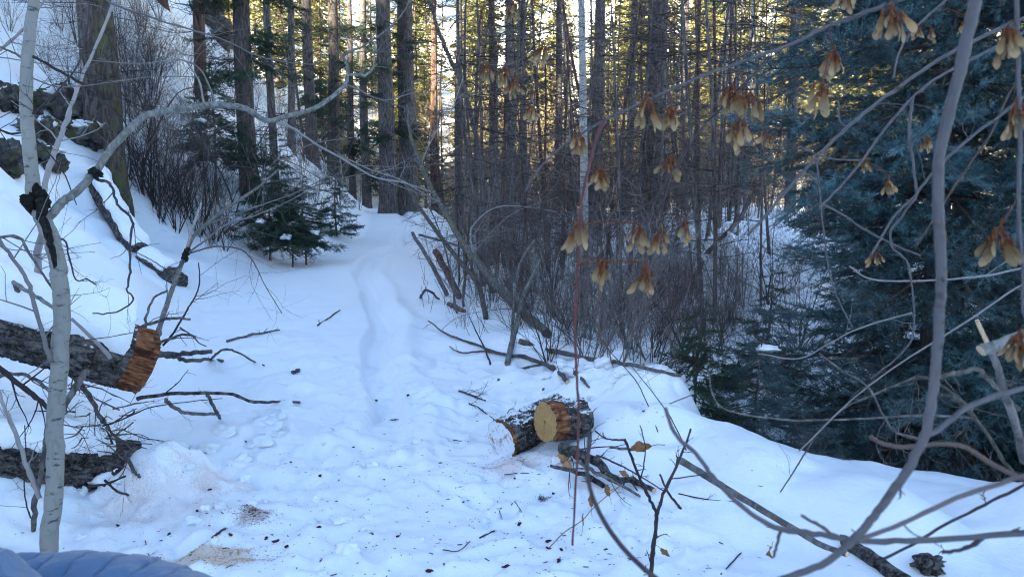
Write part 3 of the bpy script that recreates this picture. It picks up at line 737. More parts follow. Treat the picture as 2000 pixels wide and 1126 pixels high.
def frame_to(a, b):
    """rotation that takes local +Z to b - a"""
    return (Vector(b) - Vector(a)).to_track_quat('Z', 'Y').to_euler()
def log_thing(name, label, a, b, ra, rb, peel_a=0, face_a=None, face_b=None, snow=None, seed=1, bark='log', sides=110, rings=170, rough=.016, tilt=(0, 0), group=None, snow_w=1.15):
    """log from a to b; local Z runs along it. tilt skews the cut at a"""
    a = np.array(a); b = np.array(b); L = np.linalg.norm(b - a)
    root = empty(name, a, label, 'log', group); root.rotation_euler = frame_to(a, b)
    ang = np.arange(sides) * 2 * math.pi / sides
    def rad(z, k=1.0, s=0):
        f = z / L; r = ra + (rb - ra) * np.clip(f, 0, 1) ** .75
        c, sn = np.cos(ang)[None], np.sin(ang)[None]
        low = .05 * fbm(c * 1.3 + seed, sn * 1.3 + z[:, None] * 1.2, seed, 2)
        pl = np.abs(vnoise(ang[None] * r[:, None] / .030 + .6 * vnoise(z[:, None] * 20, ang[None] * 3, 5), z[:, None] / .075, seed + 3))
        pl2 = np.abs(vnoise(ang[None] * r[:, None] / .014, z[:, None] / .03, seed + 4))
        seam = (np.cos(ang[None] - math.pi) + 1) * 0
        return r[:, None] * (1 + low) + k * rough * 1.5 * (np.minimum(pl * 2.6, .7) + .5 * pl2 - .45) + seam
    def shell(z0, z1, n, k, dr=0):
        z = np.linspace(z0, z1, n); rr = rad(z, k) + dr
        # blend the seam of the wrapped noise
        w = np.clip((ang - 5.6) / .6, 0, 1)[None]; rr = rr * (1 - w) + rr[:, :1] * w
        zz = np.broadcast_to(z[:, None], rr.shape) + np.clip(1 - z[:, None] / .15, 0, 1) * (tilt[0] * np.cos(ang) * rr + tilt[1] * np.sin(ang) * rr)
        V = np.stack([rr * np.cos(ang), rr * np.sin(ang), zz], -1)
        kk = np.arange(sides); k2 = (kk + 1) % sides; i = np.arange(n - 1)[:, None] * sides
        mb = MB(); mb.add(V.reshape(-1, 3), np.stack([i + kk, i + k2, i + sides + k2, i + sides + kk], -1).reshape(-1, 4)); return mb, V
    mb, V = shell(peel_a, L, rings, 1.0); link('bark', mb.mesh('bark', M[bark]), root)
    if peel_a:
        mp, V = shell(0, peel_a + .012, 30, .75, -.004); link('peeled_band', mp.mesh('peeled_band', M['peeled']), root)
    def disc(ring, mat, pn, dz):
        c = ring.mean(0); q = np.linspace(0, 1, 14)[1:]
        VV = c + (ring[None] - c) * q[:, None, None] * .995; VV[..., 2] += dz + .002 * vnoise(VV[..., 0] * 90, VV[..., 1] * 25, 3) * (q[:, None] < .97)
        n = len(q); kk = np.arange(sides); k2 = (kk + 1) % sides; i = np.arange(n - 1)[:, None] * sides
        m = MB(); m.add(np.vstack([VV.reshape(-1, 3), [c + [0, 0, dz]]]), np.stack([i + kk, i + sides + kk, i + sides + k2, i + k2], -1).reshape(-1, 4))
        m.f3.append((np.stack([k2, kk, np.full(sides, n * sides)], -1), 0))
        return link(pn, m.mesh(pn, M[mat]), root)
    disc(V[0], face_a or bark, 'cut_face' if face_a else 'end', .001)
    V2 = shell(L - .01, L, 2, 1.0)[1]; disc(V2[-1], face_b or bark, 'end', -.001)
    if snow:
        s0, s1, T, seed2 = snow
        rot = np.array(root.rotation_euler.to_matrix()); up = rot.T @ np.array([0, 0, 1.0]); phi0 = math.atan2(up[1], up[0])
        n = 60; m = 25; z = np.linspace(s0 * L, s1 * L, n); ph = np.linspace(-snow_w, snow_w, m)
        Z, PH = np.meshgrid(z, ph, indexing='ij')
        edge = np.clip(1 - (np.abs(PH) / (snow_w * (1 + .35 * fbm(Z * 6, np.sign(PH) * 3.0, seed2, 2)))) ** 2, 0, 1)
        ends = np.clip(np.minimum(z - z[0], z[-1] - z) / .07, 0, 1)[:, None] ** .5
        rb_ = (ra + (rb - ra) * np.clip(Z / L, 0, 1) ** .6)
        th = T * edge ** .6 * ends * (1 + .8 * fbm(Z * 4, PH * 1.5, seed2 + 3, 3)) - .02 * (1 - np.minimum(edge, ends) ** .5)
        rr = rb_ + th
        V = np.stack([rr * np.cos(PH + phi0), rr * np.sin(PH + phi0), Z], -1).reshape(-1, 3)
        i = np.arange(n - 1)[:, None] * m; k = np.arange(m - 1)
        ms = MB(); ms.add(V, np.stack([i + k, i + k + 1, i + m + k + 1, i + m + k], -1).reshape(-1, 4)); link('snow_cap', ms.mesh('snow_cap', M['snow']), root)
    return root

def blob_mesh(seed, r, mat, rough=.35, n=28, flat=.75, ridged=False):
    th = np.linspace(0, math.pi, n); ph = np.arange(2 * n) * math.pi / n
    T, Pp = np.meshgrid(th, ph, indexing='ij'); d = np.stack([np.sin(T) * np.cos(Pp), np.sin(T) * np.sin(Pp), np.cos(T)], -1)
    q = fbm(d[..., 0] * 1.6 + seed, d[..., 1] * 1.6 + d[..., 2] * 1.9, seed, 4)
    if ridged: q = .35 - np.abs(q) * 1.8 + .4 * fbm(d[..., 0] * 4 + d[..., 2] * 3, d[..., 1] * 4, seed + 9, 2)
    rr = r * (1 + rough * 2 * q)
    rr[0] = rr[0].mean(); rr[-1] = rr[-1].mean()
    V = d * rr[..., None]; V[..., 2] *= flat
    m = 2 * n; i = np.arange(n - 1)[:, None] * m; k = np.arange(m); k2 = (k + 1) % m
    mb = MB(); mb.add(V.reshape(-1, 3), np.stack([i + k, i + m + k, i + m + k2, i + k2], -1).reshape(-1, 4)); return mb.mesh('rock', mat)
# ------------------------------------------------------------------ hillside: rocks and snow covered logs
for k, (px, py, r, lab) in enumerate([(28, 190, .36, 'dark boulder on the snowy slope behind the grey sapling stem'), (75, 245, .30, 'mossy boulder beside the grey sapling stem'),
        (125, 195, .42, 'mossy boulder capped with snow in front of the reddish trunk'), (8, 300, .33, 'dark boulder at the frame edge below the other boulders'), (92, 300, .26, 'low mossy rock just behind the grey sapling stem'),
        (160, 250, .34, 'mossy ledge rock at the foot of the reddish trunk'), (185, 225, .3, 'mossy rock between the reddish trunk and the moss covered trunk')]):
    p = hit(px, py + 22); root = empty('rock', (p[0], p[1], p[2]), lab, 'rock', 'mossy rocks on the hillside')
    link('stone', blob_mesh(600 + k, r, M['rock'], .45, 26, .8, True), root, (0, 0, r * .15), (0, 0, k))
    link('snow_cap', blob_mesh(640 + k, r * .8, M['snow'], .25, 18, .38), root, (0, .1, r * .72))
for k, (px, py, s) in enumerate([(395, 35, .30), (420, 55, .34), (445, 45, .28), (430, 85, .3), (410, 20, .3), (455, 75, .25)]):
    q = at(px, py, 24.5)
    p = hit(px, py)
    root = empty('rock', (p[0], p[1], p[2]), 'grey boulder in the rock pile high on the slope beside the green boughed fir', 'rock', 'grey boulders high on the slope')
    sc = depth_of(p) / 24.
    link('stone', blob_mesh(660 + k, s * 1.3 * sc, M['bark_grey'], .35, 18, .8, True), root, (0, 0, .1))
a = hit(192, 372); b = hit(272, 500)
log_thing('snowy_log', 'fallen log with dark side showing under thick snow, pointing down the slope', a + [0, 0, .10], b + [0, 0, .05], .19, .17, snow=(-.1, 1.0, .09, 5), seed=21, bark='log', sides=70, rings=120, snow_w=1.0)
a = hit(283, 512); b = hit(352, 560)
log_thing('snowy_log', 'lower stub of fallen log, bark bare, beside the bent sapling', a + [0, 0, .04], b + [0, 0, .05], .16, .14, snow=(-.05, .7, .07, 6), seed=22, bark='log', sides=60, rings=90, snow_w=1.1)
a = hit(450, 452); b = hit(522, 420) + np.array([0, 0, .15])
log_thing('snowy_log', 'thin snow topped log jutting up from the slope before the young firs', a, b, .07, .06, snow=(.0, 1.0, .06, 8), seed=23, bark='log', sides=30, rings=60)
# small conifers on the slope
def small_fir(px, py, h, L, n, label, bank=BG, mat='bark', z0=.15, snow=0, seed=3, name='young_fir', group=None, pos=None, tw=8, p0=.0):
    p = hit(px, py) if pos is None else np.array(pos); g = np.random.default_rng(seed)
    root = empty(name, p, label, 'tree', group)
    mb = MB(); z = np.linspace(-.2, h, 12)
    ax = lambda q: np.array([.02 * math.sin(q * 3 + seed), .02 * math.cos(q * 2.3), q])
    mb.tube([ax(q) for q in z], .018 * h / 2 * (1.08 - z / h * .95) + .004, 8); link('trunk', mb.mesh('trunk', M[mat]), root)
    for k in range(n):
        f = (k + g.random()) / n; zz = h * (z0 + (1 - z0) * f ** 1.1)
        add_bough(root, bank, g, ax(zz), k * 2.4 + g.normal(0, .4), L * (1.05 - .85 * f) * g.uniform(.75, 1.2), g.normal(p0, .15))
    if tw: link('dead_twigs', dead_twigs_mesh(seed + 9, ax, .05, h * .5, tw, M['twig_dark'], (.2, .6), .004, 5), root)['kind'] = 'stuff'
    for k in range(snow):
        a = g.uniform(0, 6.28); f = g.uniform(.2, .7); link('snow_clump', blob_mesh(700 + seed * 5 + k, .10, M['snow'], .4, 10, .5), root, (math.cos(a) * L * .5 * (1 - f * .6), -abs(math.sin(a)) * L * .5 * (1 - f * .6), h * f))
    return root
small_fir(528, 510, 2.2, .85, 60, 'tallest young green fir of the cluster left of the trail', seed=31, snow=1)
small_fir(570, 522, 1.6, .7, 46, 'young green fir nearest the camera in the cluster left of the trail', seed=32, snow=1, z0=.3)
small_fir(596, 518, 1.8, .7, 46, 'young green fir closest to the trail in the cluster', seed=33, snow=2, z0=.25)
small_fir(548, 480, 2.5, .8, 50, 'young green fir at the back of the cluster left of the trail', seed=36, snow=0)
small_fir(657, 462, 2.4, .8, 50, 'olive young fir standing alone by the trail bend', seed=34, z0=.05)
small_fir(425, 400, 2.8, 1.1, 60, 'sparse young fir on the slope behind the arching pale limb', seed=35, z0=.35, snow=2)
# rust coloured dead bough on the dark fir
# ------------------------------------------------------------------ grey sapling with the arching limb
ASP = dict(jit=.12, sides=14)
limbs('aspen_tree', 'pale grey sapling with black knot and a long limb arching towards the trail', 'tree', [
 ('trunk', [(95, 1100, 3.42), (98, 1028, 3.43), (107, 957, 3.45), (108, 886, 3.46), (108, 815, 3.47), (114, 744, 3.48), (118, 680, 3.5), (121, 609, 3.52), (117, 555, 3.53), (112, 509, 3.55), (101, 467, 3.56), (85, 431, 3.58), (68, 392, 3.6)], 33, 30, 'aspen', dict(ASP, jit=.05)),
 ('upper_trunk', [(67, 400, 3.6), (64, 370, 3.6), (59, 302, 3.62), (51, 213, 3.66), (53, 124, 3.7), (59, 53, 3.74), (66, 0, 3.78), (78, -150, 3.9), (80, -420, 4.1)], 27, 18, 'aspen', dict(ASP, jit=.05)),
 ('limb', [(90, 430, 3.58), (117, 399, 3.6), (142, 380, 3.63), (185, 338, 3.7), (213, 295, 3.75), (249, 256, 3.8), (284, 227, 3.88), (320, 217, 3.95), (373, 210, 4.05), (419, 204, 4.15), (473, 210, 4.25), (494, 220, 4.3), (512, 233, 4.34), (533, 235, 4.38), (561, 226, 4.43), (611, 213, 4.53), (650, 188, 4.6), (675, 163, 4.66), (679, 142, 4.7)], 17, 7, 'pale', dict(ASP, jit=.10)),
 ('limb', [(679, 142, 4.7), (676, 125, 4.72), (671, 109, 4.74), (690, 98, 4.78), (707, 92, 4.8), (757, 57, 4.9), (792, 18, 5.0), (810, -30, 5.1)], 6.5, 2.5, 'pale', dict(kids=4, klen=.4)),
 ('limb', [(680, 146, 4.7), (700, 146, 4.72), (716, 146, 4.74), (728, 133, 4.76), (731, 115, 4.78), (733, 80, 4.8)], 6, 3, 'pale', dict(kids=2, klen=.3)),
 ('limb', [(533, 235, 4.38), (569, 249, 4.45), (622, 284, 4.6), (675, 313, 4.75), (730, 345, 4.9), (790, 357, 5.0), (835, 372, 5.2)], 5.5, 2.2, 'twig_grey', dict(kids=7, klen=.55)),
 ('limb', [(676, 165, 4.66), (700, 175, 4.7), (730, 190, 4.8), (760, 195, 4.9), (810, 180, 5.0)], 4, 1.8, 'twig_grey', dict(kids=5, klen=.5)),
 ('limb', [(398, 204, 4.1), (391, 165, 4.1), (377, 139, 4.12), (355, 117, 4.15), (300, 122, 4.2)], 4.5, 2, 'twig_grey', dict(kids=3, klen=.35)),
 ('limb', [(419, 199, 4.15), (405, 160, 4.15), (385, 130, 4.16), (345, 117, 4.2), (270, 125, 4.15), (180, 118, 4.0)], 4, 2, 'twig_grey', dict(kids=6, klen=.4)),
 ('limb', [(190, 350, 3.7), (217, 362, 3.66), (227, 398, 3.64), (256, 428, 3.62), (254, 480, 3.6), (254, 530, 3.6), (248, 565, 3.6), (261, 587, 3.6), (227, 609, 3.55), (181, 612, 3.5)], 6, 2.5, 'twig_dark', dict(kids=5, klen=.25, jit=.5)),
 ('limb', [(64, 110, 3.7), (110, 135, 3.75), (160, 163, 3.8), (205, 200, 3.9), (240, 232, 4.0), (252, 265, 4.0)], 6, 2.5, 'twig_dark', dict(kids=5, klen=.5)),
 ('limb', [(62, 128, 3.7), (30, 105, 3.7), (0, 92, 3.7), (-60, 60, 3.7)], 5, 3, 'twig_brown', dict(kids=4, klen=.5)),
 ('limb', [(110, 722, 3.48), (95, 690, 3.45), (71, 609, 3.4), (53, 548, 3.38), (20, 500, 3.36), (0, 470, 3.35), (-50, 400, 3.3)], 10, 6, 'twig_grey', dict(kids=6, klen=.4)),
 ('limb', [(60, 225, 3.66), (100, 190, 3.6), (150, 130, 3.55), (170, 60, 3.5), (175, -20, 3.5)], 4, 2, 'twig_dark', dict(kids=6, klen=.5)),
 ('limb', [(55, 150, 3.7), (120, 170, 3.75), (220, 160, 3.85), (300, 150, 4.), (390, 150, 4.1)], 3, 1.5, 'twig_grey', dict(kids=6, klen=.5)),
 ('limb', [(80, 975, 3.44), (60, 925, 3.42), (43, 879, 3.4), (20, 822, 3.38), (0, 772, 3.36), (-30, 700, 3.35)], 10, 6, 'twig_grey', dict(kids=3, klen=.3)),
])
o = bpy.data.objects['aspen_tree']
link('black_knot', blob_mesh(710, .056, M['knot'], .5, 16, 1.0), o, Vector(at(70, 392, 3.585)) - o.location)
link('black_knot', blob_mesh(711, .024, M['knot'], .5, 12, 1.0), o, Vector(at(186, 338, 3.69)) - o.location)
link('dark_scar', stick_mesh([(75, 395, 3.555), (84, 430, 3.54), (97, 468, 3.52), (106, 505, 3.51), (108, 530, 3.52)], 22, 5, 'knot', np.array(o.location), jit=.2), o)
stick('sapling', 'grey dead sapling leaning behind the pale grey sapling trunk', [(74, 545, None), (80, 470, 5.), (89, 355, 5.0), (110, 290, 5.05), (135, 220, 5.1), (156, 160, 5.15), (206, 46, 5.3), (230, -30, 5.4)], 15, 4, 'twig_grey', 'sapling', kids=12, klen=.5)
stick('branch', 'long thin arching twig crossing above the pale limb', [(180, -20, 4.6), (220, 7, 4.6), (290, 32, 4.7), (355, 53, 4.8), (420, 72, 4.9), (462, 89, 5.), (497, 107, 5.05), (554, 121, 5.2), (640, 127, 5.4)], 4.5, 1.6, 'twig_grey', kids=10, klen=.5)
# bent sapling with a dark knot
limbs('bent_sapling', 'bent pale sapling with dark knot leaning from the fallen log towards the young firs', 'sapling', [
 ('stem', [(310, 655, 6.2), (313, 634, 6.25), (327, 591, 6.35), (348, 534, 6.5), (361, 499, 6.6), (377, 463, 6.7), (402, 438, 6.8), (444, 406, 7.0), (497, 371, 7.2), (520, 352, 7.3), (545, 330, 7.4)], 11, 4, 'pale', dict(jit=.1, kids=4, klen=.6, sides=10)),
 ('limb', [(361, 499, 6.6), (375, 450, 6.6), (391, 403, 6.65), (392, 395, 6.65)], 6, 4, 'twig_grey', dict(jit=.1)),
 ('limb', [(363, 497, 6.6), (390, 488, 6.65), (426, 481, 6.7), (473, 488, 6.8), (500, 520, 6.9), (515, 552, 6.9), (551, 612, 6.9)], 3.5, 1.3, 'twig_brown', dict(kids=8, klen=.6)),
 ('limb', [(363, 497, 6.6), (400, 470, 6.5), (440, 440, 6.5), (500, 420, 6.6), (560, 395, 6.8), (620, 360, 7.0)], 4, 1.5, 'twig_grey', dict(kids=10, klen=.7)),
 ('limb', [(363, 499, 6.6), (350, 520, 6.5), (325, 525, 6.45), (300, 510, 6.4), (262, 490, 6.3)], 3, 1.5, 'twig_dark', dict(kids=2, klen=.3)),
 ('limb', [(400, 440, 6.8), (440, 425, 6.9), (510, 400, 7.), (580, 375, 7.2), (650, 340, 7.4)], 3.5, 1.5, 'twig_grey', dict(kids=9, klen=.7)),
 ('black_knot', [(358, 506, 6.57), (362, 497, 6.58), (366, 488, 6.6)], 13, 11, 'knot', dict(jit=.25)),
])
# ------------------------------------------------------------------ felled trunk overhanging from the slope
A = at(284, 706, 4.75); B = at(-129, 585, 4.05); B = A + (B - A) * 3.2
big = log_thing('felled_log', 'large felled log with peeled orange cut end jutting over the snow', A, B, .198, .142, peel_a=.145, face_a='cut_gold', snow=(.045, 1.0, .15, 31), seed=41, rough=.024, bark='log_dusted', sides=170, rings=460, snow_w=1.5)
big_o = np.array(big.location)
def on_log(name, pl, w0, w1, mat, **kw):
    me = stick_mesh(pl, w0, w1, mat, np.array([0, 0, 0.]), **kw)
    ob = link(name, me, big); ob.matrix_parent_inverse = (Matrix.Translation(big.location) @ big.rotation_euler.to_matrix().to_4x4()).inverted(); return ob
on_log('stub', [(168, 722, 4.35), (155, 745, 4.32), (140, 768, 4.3), (124, 797, 4.25), (100, 850, 4.2), (92, 900, 4.2)], 15, 10, 'bark_grey', jit=.1)
on_log('stub', [(40, 590, 4.15), (33, 565, 4.1), (26, 550, 4.1)], 12, 8, 'bark_grey', jit=.2)
on_log('dead_limb', [(140, 622, 4.2), (175, 655, 4.18), (205, 685, 4.16), (216, 699, 4.15)], 6, 9, 'twig_grey', jit=.05)
on_log('dead_limb', [(26, 550, 4.05), (60, 572, 4.0), (105, 600, 4.0)], 9, 7, 'pale', jit=.15)
stick('log', 'thin trunk propped beneath the large felled log', [(120, 700, 4.9), (131, 726, 4.85), (156, 747, 4.8), (181, 786, 4.7), (199, 818, 4.6), (213, 840, 4.5), (242, 886, 4.4), (262, 925, None), (274, 946, None)], 12, 6, 'bark_grey', 'branch', kids=6, klen=.3)
a = at(-120, 912, 3.95); b = at(385, 868, 4.55)
b = at(262, 876, 4.5); b[2] = .10; a[2] += .03
log_thing('buried_log', 'dark rotten log half buried in snow below the large felled log', a, b, .185, .14, snow=(-.02, .86, .10, 51), seed=44, rough=.030, bark='log', sides=120, rings=260, snow_w=.9)
# ------------------------------------------------------------------ sticks lying and poking round the felled log
for (nm, lab, pl, w0, w1, mt, kw) in [
 ('branch', 'arched snow dusted branch lying below the cut end of the felled log', [(265, 779, 4.75), (320, 770, 4.8), (373, 768, 4.85), (444, 768, 4.95), (497, 784, 4.95), (540, 788, None), (586, 790, None)], 8, 5, 'log', dict(kids=2, klen=.2)),
 ('branch', 'curved stick hanging beneath the arched snow dusted branch', [(323, 779, 4.78), (340, 795, 4.72), (362, 804, 4.7), (400, 808, 4.72), (425, 806, 4.75)], 8, 6, 'bark_grey', {}),
 ('branch', 'short strut from the arched snow dusted branch down to the snow', [(405, 772, 4.85), (415, 790, 4.8), (424, 806, 4.75), (430, 820, None)], 7, 6, 'bark_grey', {}),
 ('twig', 'thin whip curving across beneath the felled log', [(200, 832, 4.4), (240, 818, 4.45), (295, 795, 4.5), (360, 785, 4.6), (435, 777, 4.7)], 3.5, 1.5, 'twig_dark', dict(kids=3, klen=.2)),
 ('branch', 'upper of the two bent sticks rising beside the cut end', [(268, 640, 4.95), (300, 629, 5.), (338, 621, 5.), (371, 623, 5.0)], 7, 5, 'bark_grey', dict(kids=2, klen=.15)),
 ('branch', 'lower bent stick level with the top of the cut end', [(300, 672, 5.0), (335, 660, 5.0), (360, 653, 5.), (382, 656, 5.)], 6, 4, 'bark_grey', dict(kids=1, klen=.15)),
 ('branch', 'stout snow dusted stick behind the cut end', [(300, 695, 5.1), (350, 690, 5.1), (385, 688, 5.1), (413, 687, 5.1)], 10, 8, 'bark_grey', {}),
 ('branch', 'long stick behind the cut end dipping into the snow', [(305, 688, 5.15), (340, 696, 5.15), (373, 703, 5.15), (410, 705, None), (435, 709, None)], 9, 6, 'bark_grey', dict(kids=2, klen=.2)),
 ('branch', 'bow shaped twig arching out of the snow behind the cut end', [(414, 702, None), (425, 688, 5.2), (444, 682, 5.2), (470, 690, 5.2), (497, 709, None), (517, 716, None)], 5, 3, 'bark_grey', {}),
 ('branch', 'hooked twig rising from the cut end to the bent sapling', [(284, 640, 5.0), (288, 610, 5.05), (302, 580, 5.1), (327, 568, 5.1)], 5, 4, 'bark_grey', dict(kids=1, klen=.3)),
 ('branch', 'slender crooked branch standing in the snow before the bent sapling', [(318, 675, 5.1), (335, 655, 5.1), (355, 623, 5.15), (368, 600, 5.2), (384, 573, 5.25), (390, 545, 5.3), (388, 512, 5.3)], 5, 2, 'twig_dark', dict(kids=6, klen=.45)),
 ('twig', 'crooked twig drooping over the felled log tip', [(352, 640, 5.1), (375, 655, 5.05), (390, 670, 5.05), (403, 676, 5.0)], 3, 2, 'twig_dark', {}),
 ('stick', 'knobbly stick lying on the snow left of the trail', [(443, 669, None), (480, 659, None), (515, 652, None), (546, 646, None)], 6, 3, 'bark_grey', dict(kids=4, klen=.08)),
 ('stick', 'small thin stick lying close to the trail edge', [(620, 637, None), (640, 624, None), (664, 607, None)], 4, 2, 'twig_dark', dict(kids=3, klen=.06)),
 ('stick', 'dark stub of wood on the snow beyond the knobbly stick', [(571, 730, None), (586, 727, None)], 9, 7, 'log', {}),
 ('branch', 'dark slanting branch in the tangle behind the grey sapling trunk', [(-30, 705, 4.0), (0, 722, 3.98), (36, 747, 3.95), (70, 775, 3.95), (97, 800, 3.95)], 13, 9, 'twig_dark', dict(kids=6, klen=.4)),
 ('branch', 'arched grey branch in the tangle behind the grey sapling trunk', [(-20, 740, 4.1), (20, 730, 4.1), (55, 733, 4.1), (85, 752, 4.05), (120, 790, 4.0)], 8, 6, 'bark_grey', dict(kids=4, klen=.4)),
 ('branch', 'upright stick standing in the snow beside the grey sapling base', [(64, 1042, None), (71, 975, 3.62), (82, 897, 3.65), (92, 843, 3.7), (110, 800, 3.75)], 10, 8, 'bark_grey', dict(kids=2, klen=.25)),
 ('twig', 'thin wavy twig beside the upright stick at the grey sapling base', [(60, 1018, None), (52, 985, 3.6), (47, 950, 3.6), (50, 880, 3.6), (48, 830, 3.6)], 3, 2, 'twig_dark', dict(kids=2, klen=.2)),
 ('stick', 'upper of two crossed sticks poking from the snow right of the sapling base', [(170, 955, None), (205, 945, 3.98), (246, 929, 3.98)], 5, 4, 'twig_dark', dict(kids=1, klen=.1)),
 ('stick', 'lower of two crossed sticks poking from the snow right of the sapling base', [(205, 938, 3.95), (225, 956, 3.9), (251, 979, None)], 5, 4, 'twig_dark', {}),
 ('branch', 'twiggy whip crossing in front of the large felled log', [(-20, 660, 3.8), (60, 662, 3.85), (150, 664, 3.95), (210, 658, 4.1), (280, 645, 4.3)], 3, 1.5, 'twig_dark', dict(kids=3, klen=.3)),
 ('branch', 'grey forked branch above the felled log at the frame edge', [(-20, 465, 4.2), (36, 463, 4.2), (60, 500, 4.15), (100, 559, 4.1), (125, 600, 4.1)], 6, 4, 'bark_grey', dict(kids=6, klen=.3)),
 ('branch', 'dark crooked branch hanging below the black knot', [(100, 470, 3.9), (125, 468, 3.9), (135, 500, 3.9), (148, 545, 3.9), (170, 545, 3.92), (188, 556, 3.95)], 4, 2.5, 'twig_dark', dict(kids=5, klen=.2)),
 ('branch', 'long bare branch reaching into the frame corner beside the boulders', [(-40, 120, 5.5), (10, 90, 5.5), (60, 40, 5.6), (100, -20, 5.7)], 7, 4, 'twig_grey', dict(kids=12, klen=.7)),
 ('branch', 'bare branch drooping across the boulders', [(-40, 240, 4.6), (20, 260, 4.7), (60, 265, 4.8), (120, 330, 4.9), (150, 400, 5.0)], 5, 2, 'twig_dark', dict(kids=9, klen=.5)),
]: stick(nm, lab, pl, w0, w1, mt, **kw)
# brushwood tangle: each twig its own
g = np.random.default_rng(61)
for k in range(34):
    x0 = g.uniform(120, 265); y0 = g.uniform(795, 900); d = g.uniform(3.9, 4.5); L = g.uniform(30, 110); a = g.uniform(0, 6.28)
    stick('twig', 'thin dead twig in the brushwood tangle on the half buried log', [(x0, y0, d), (x0 + L * .5 * math.cos(a) + g.normal(0, 8), y0 + L * .4 * math.sin(a), d + g.normal(0, .08)), (x0 + L * math.cos(a), y0 + L * .8 * math.sin(a) * .7, d + g.normal(0, .12))], g.uniform(2, 5), 1.6, ['twig_brown', 'twig_dark', 'bark_grey'][k % 3], 'twig', 'dead twigs in the brushwood tangle', kids=2, klen=.2, sides=4)
for k, (px, py, s) in enumerate([(150, 870, .55), (190, 880, .5), (30, 780, .5)]):
    pass

# thin bare whips arching over the hillside and the trail bank
g = np.random.default_rng(65)
for k in range(46):
    if k < 24:
        x0 = g.uniform(230, 690); y0 = 360 + (x0 - 230) * .22 + g.uniform(-40, 60); lab = 'thin bare whip arching over the hillside brush, ' + zone_slope(x0); gr = 'thin whips over the hillside'
    else:
        x0 = g.uniform(860, 1420); y0 = 560 + (x0 - 860) * .25 + g.uniform(-30, 60); lab = 'thin bare whip arching through the thicket edge, ' + zone(x0); gr = 'thin whips at the thicket edge'
    p = hit(x0, y0); d = depth_of(p)
    if d > 18: continue
    dx = g.normal(0, 110); hh = g.uniform(90, 260)
    stick('whip', lab, [(x0, y0, None), (x0 + dx * .25, y0 - hh * .45, d), (x0 + dx * .7, y0 - hh * .85, d - .2), (x0 + dx * 1.3, y0 - hh * g.uniform(.75, 1.15), d - .5)], g.uniform(2.5, 5), 1.2, ['twig_grey', 'twig_purple', 'twig_brown'][k % 3], 'branch', gr, kids=12, klen=.07 * d, sides=4)
# ------------------------------------------------------------------ leaning stems and fallen branches along the creek bank
limbs('leaning_tree', 'thick grey trunk leaning out of the creek bank towards the trail', 'tree', [
 ('trunk', [(1068, 660, 9.6), (1024, 623, 9.8), (985, 575, 10.0), (950, 533, 10.2), (925, 501, 10.4), (896, 463, 10.6), (873, 421, 10.8), (838, 358, 11.1), (812, 295, 11.5), (800, 255, 11.8), (795, 205, 12.0)], 20, 4, 'lichen', dict(jit=.06, sides=12, kids=10, klen=.9)),
 ('limb', [(926, 501, 10.4), (920, 470, 10.4), (924, 440, 10.5), (970, 405, 10.6), (1040, 405, 10.8), (1110, 420, 11.)], 4.5, 2, 'twig_grey', dict(kids=10, klen=.6)),
 ('limb', [(860, 395, 10.9), (840, 385, 10.9), (780, 350, 11), (720, 330, 11.2), (660, 300, 11.5)], 4, 2, 'twig_grey', dict(kids=12, klen=.7)),
 ('limb', [(822, 320, 11.4), (850, 260, 11.4), (880, 220, 11.6), (905, 150, 11.8)], 3, 1.5, 'twig_grey', dict(kids=12, klen=.8)),
])
limbs('leaning_tree', 'thinner dark stem leaning just behind the thick leaning trunk', 'tree', [
 ('trunk', [(949, 625, None), (934, 556, 10.7), (896, 508, 11.0), (864, 466, 11.3), (830, 420, 11.6), (806, 385, 11.8), (790, 350, 12.)], 11, 5, 'lichen', dict(jit=.08, sides=10, kids=8, klen=.6)),
])
stick('sapling', 'dark stem leaning from the twin trunks down to the thicket', [(945, 400, 22), (934, 277, 22), (906, 178, 22), (877, 107, 22), (850, 40, 22), (838, -20, 22)], 11, 7, 'bark', 'tree', kids=14, klen=1.4)
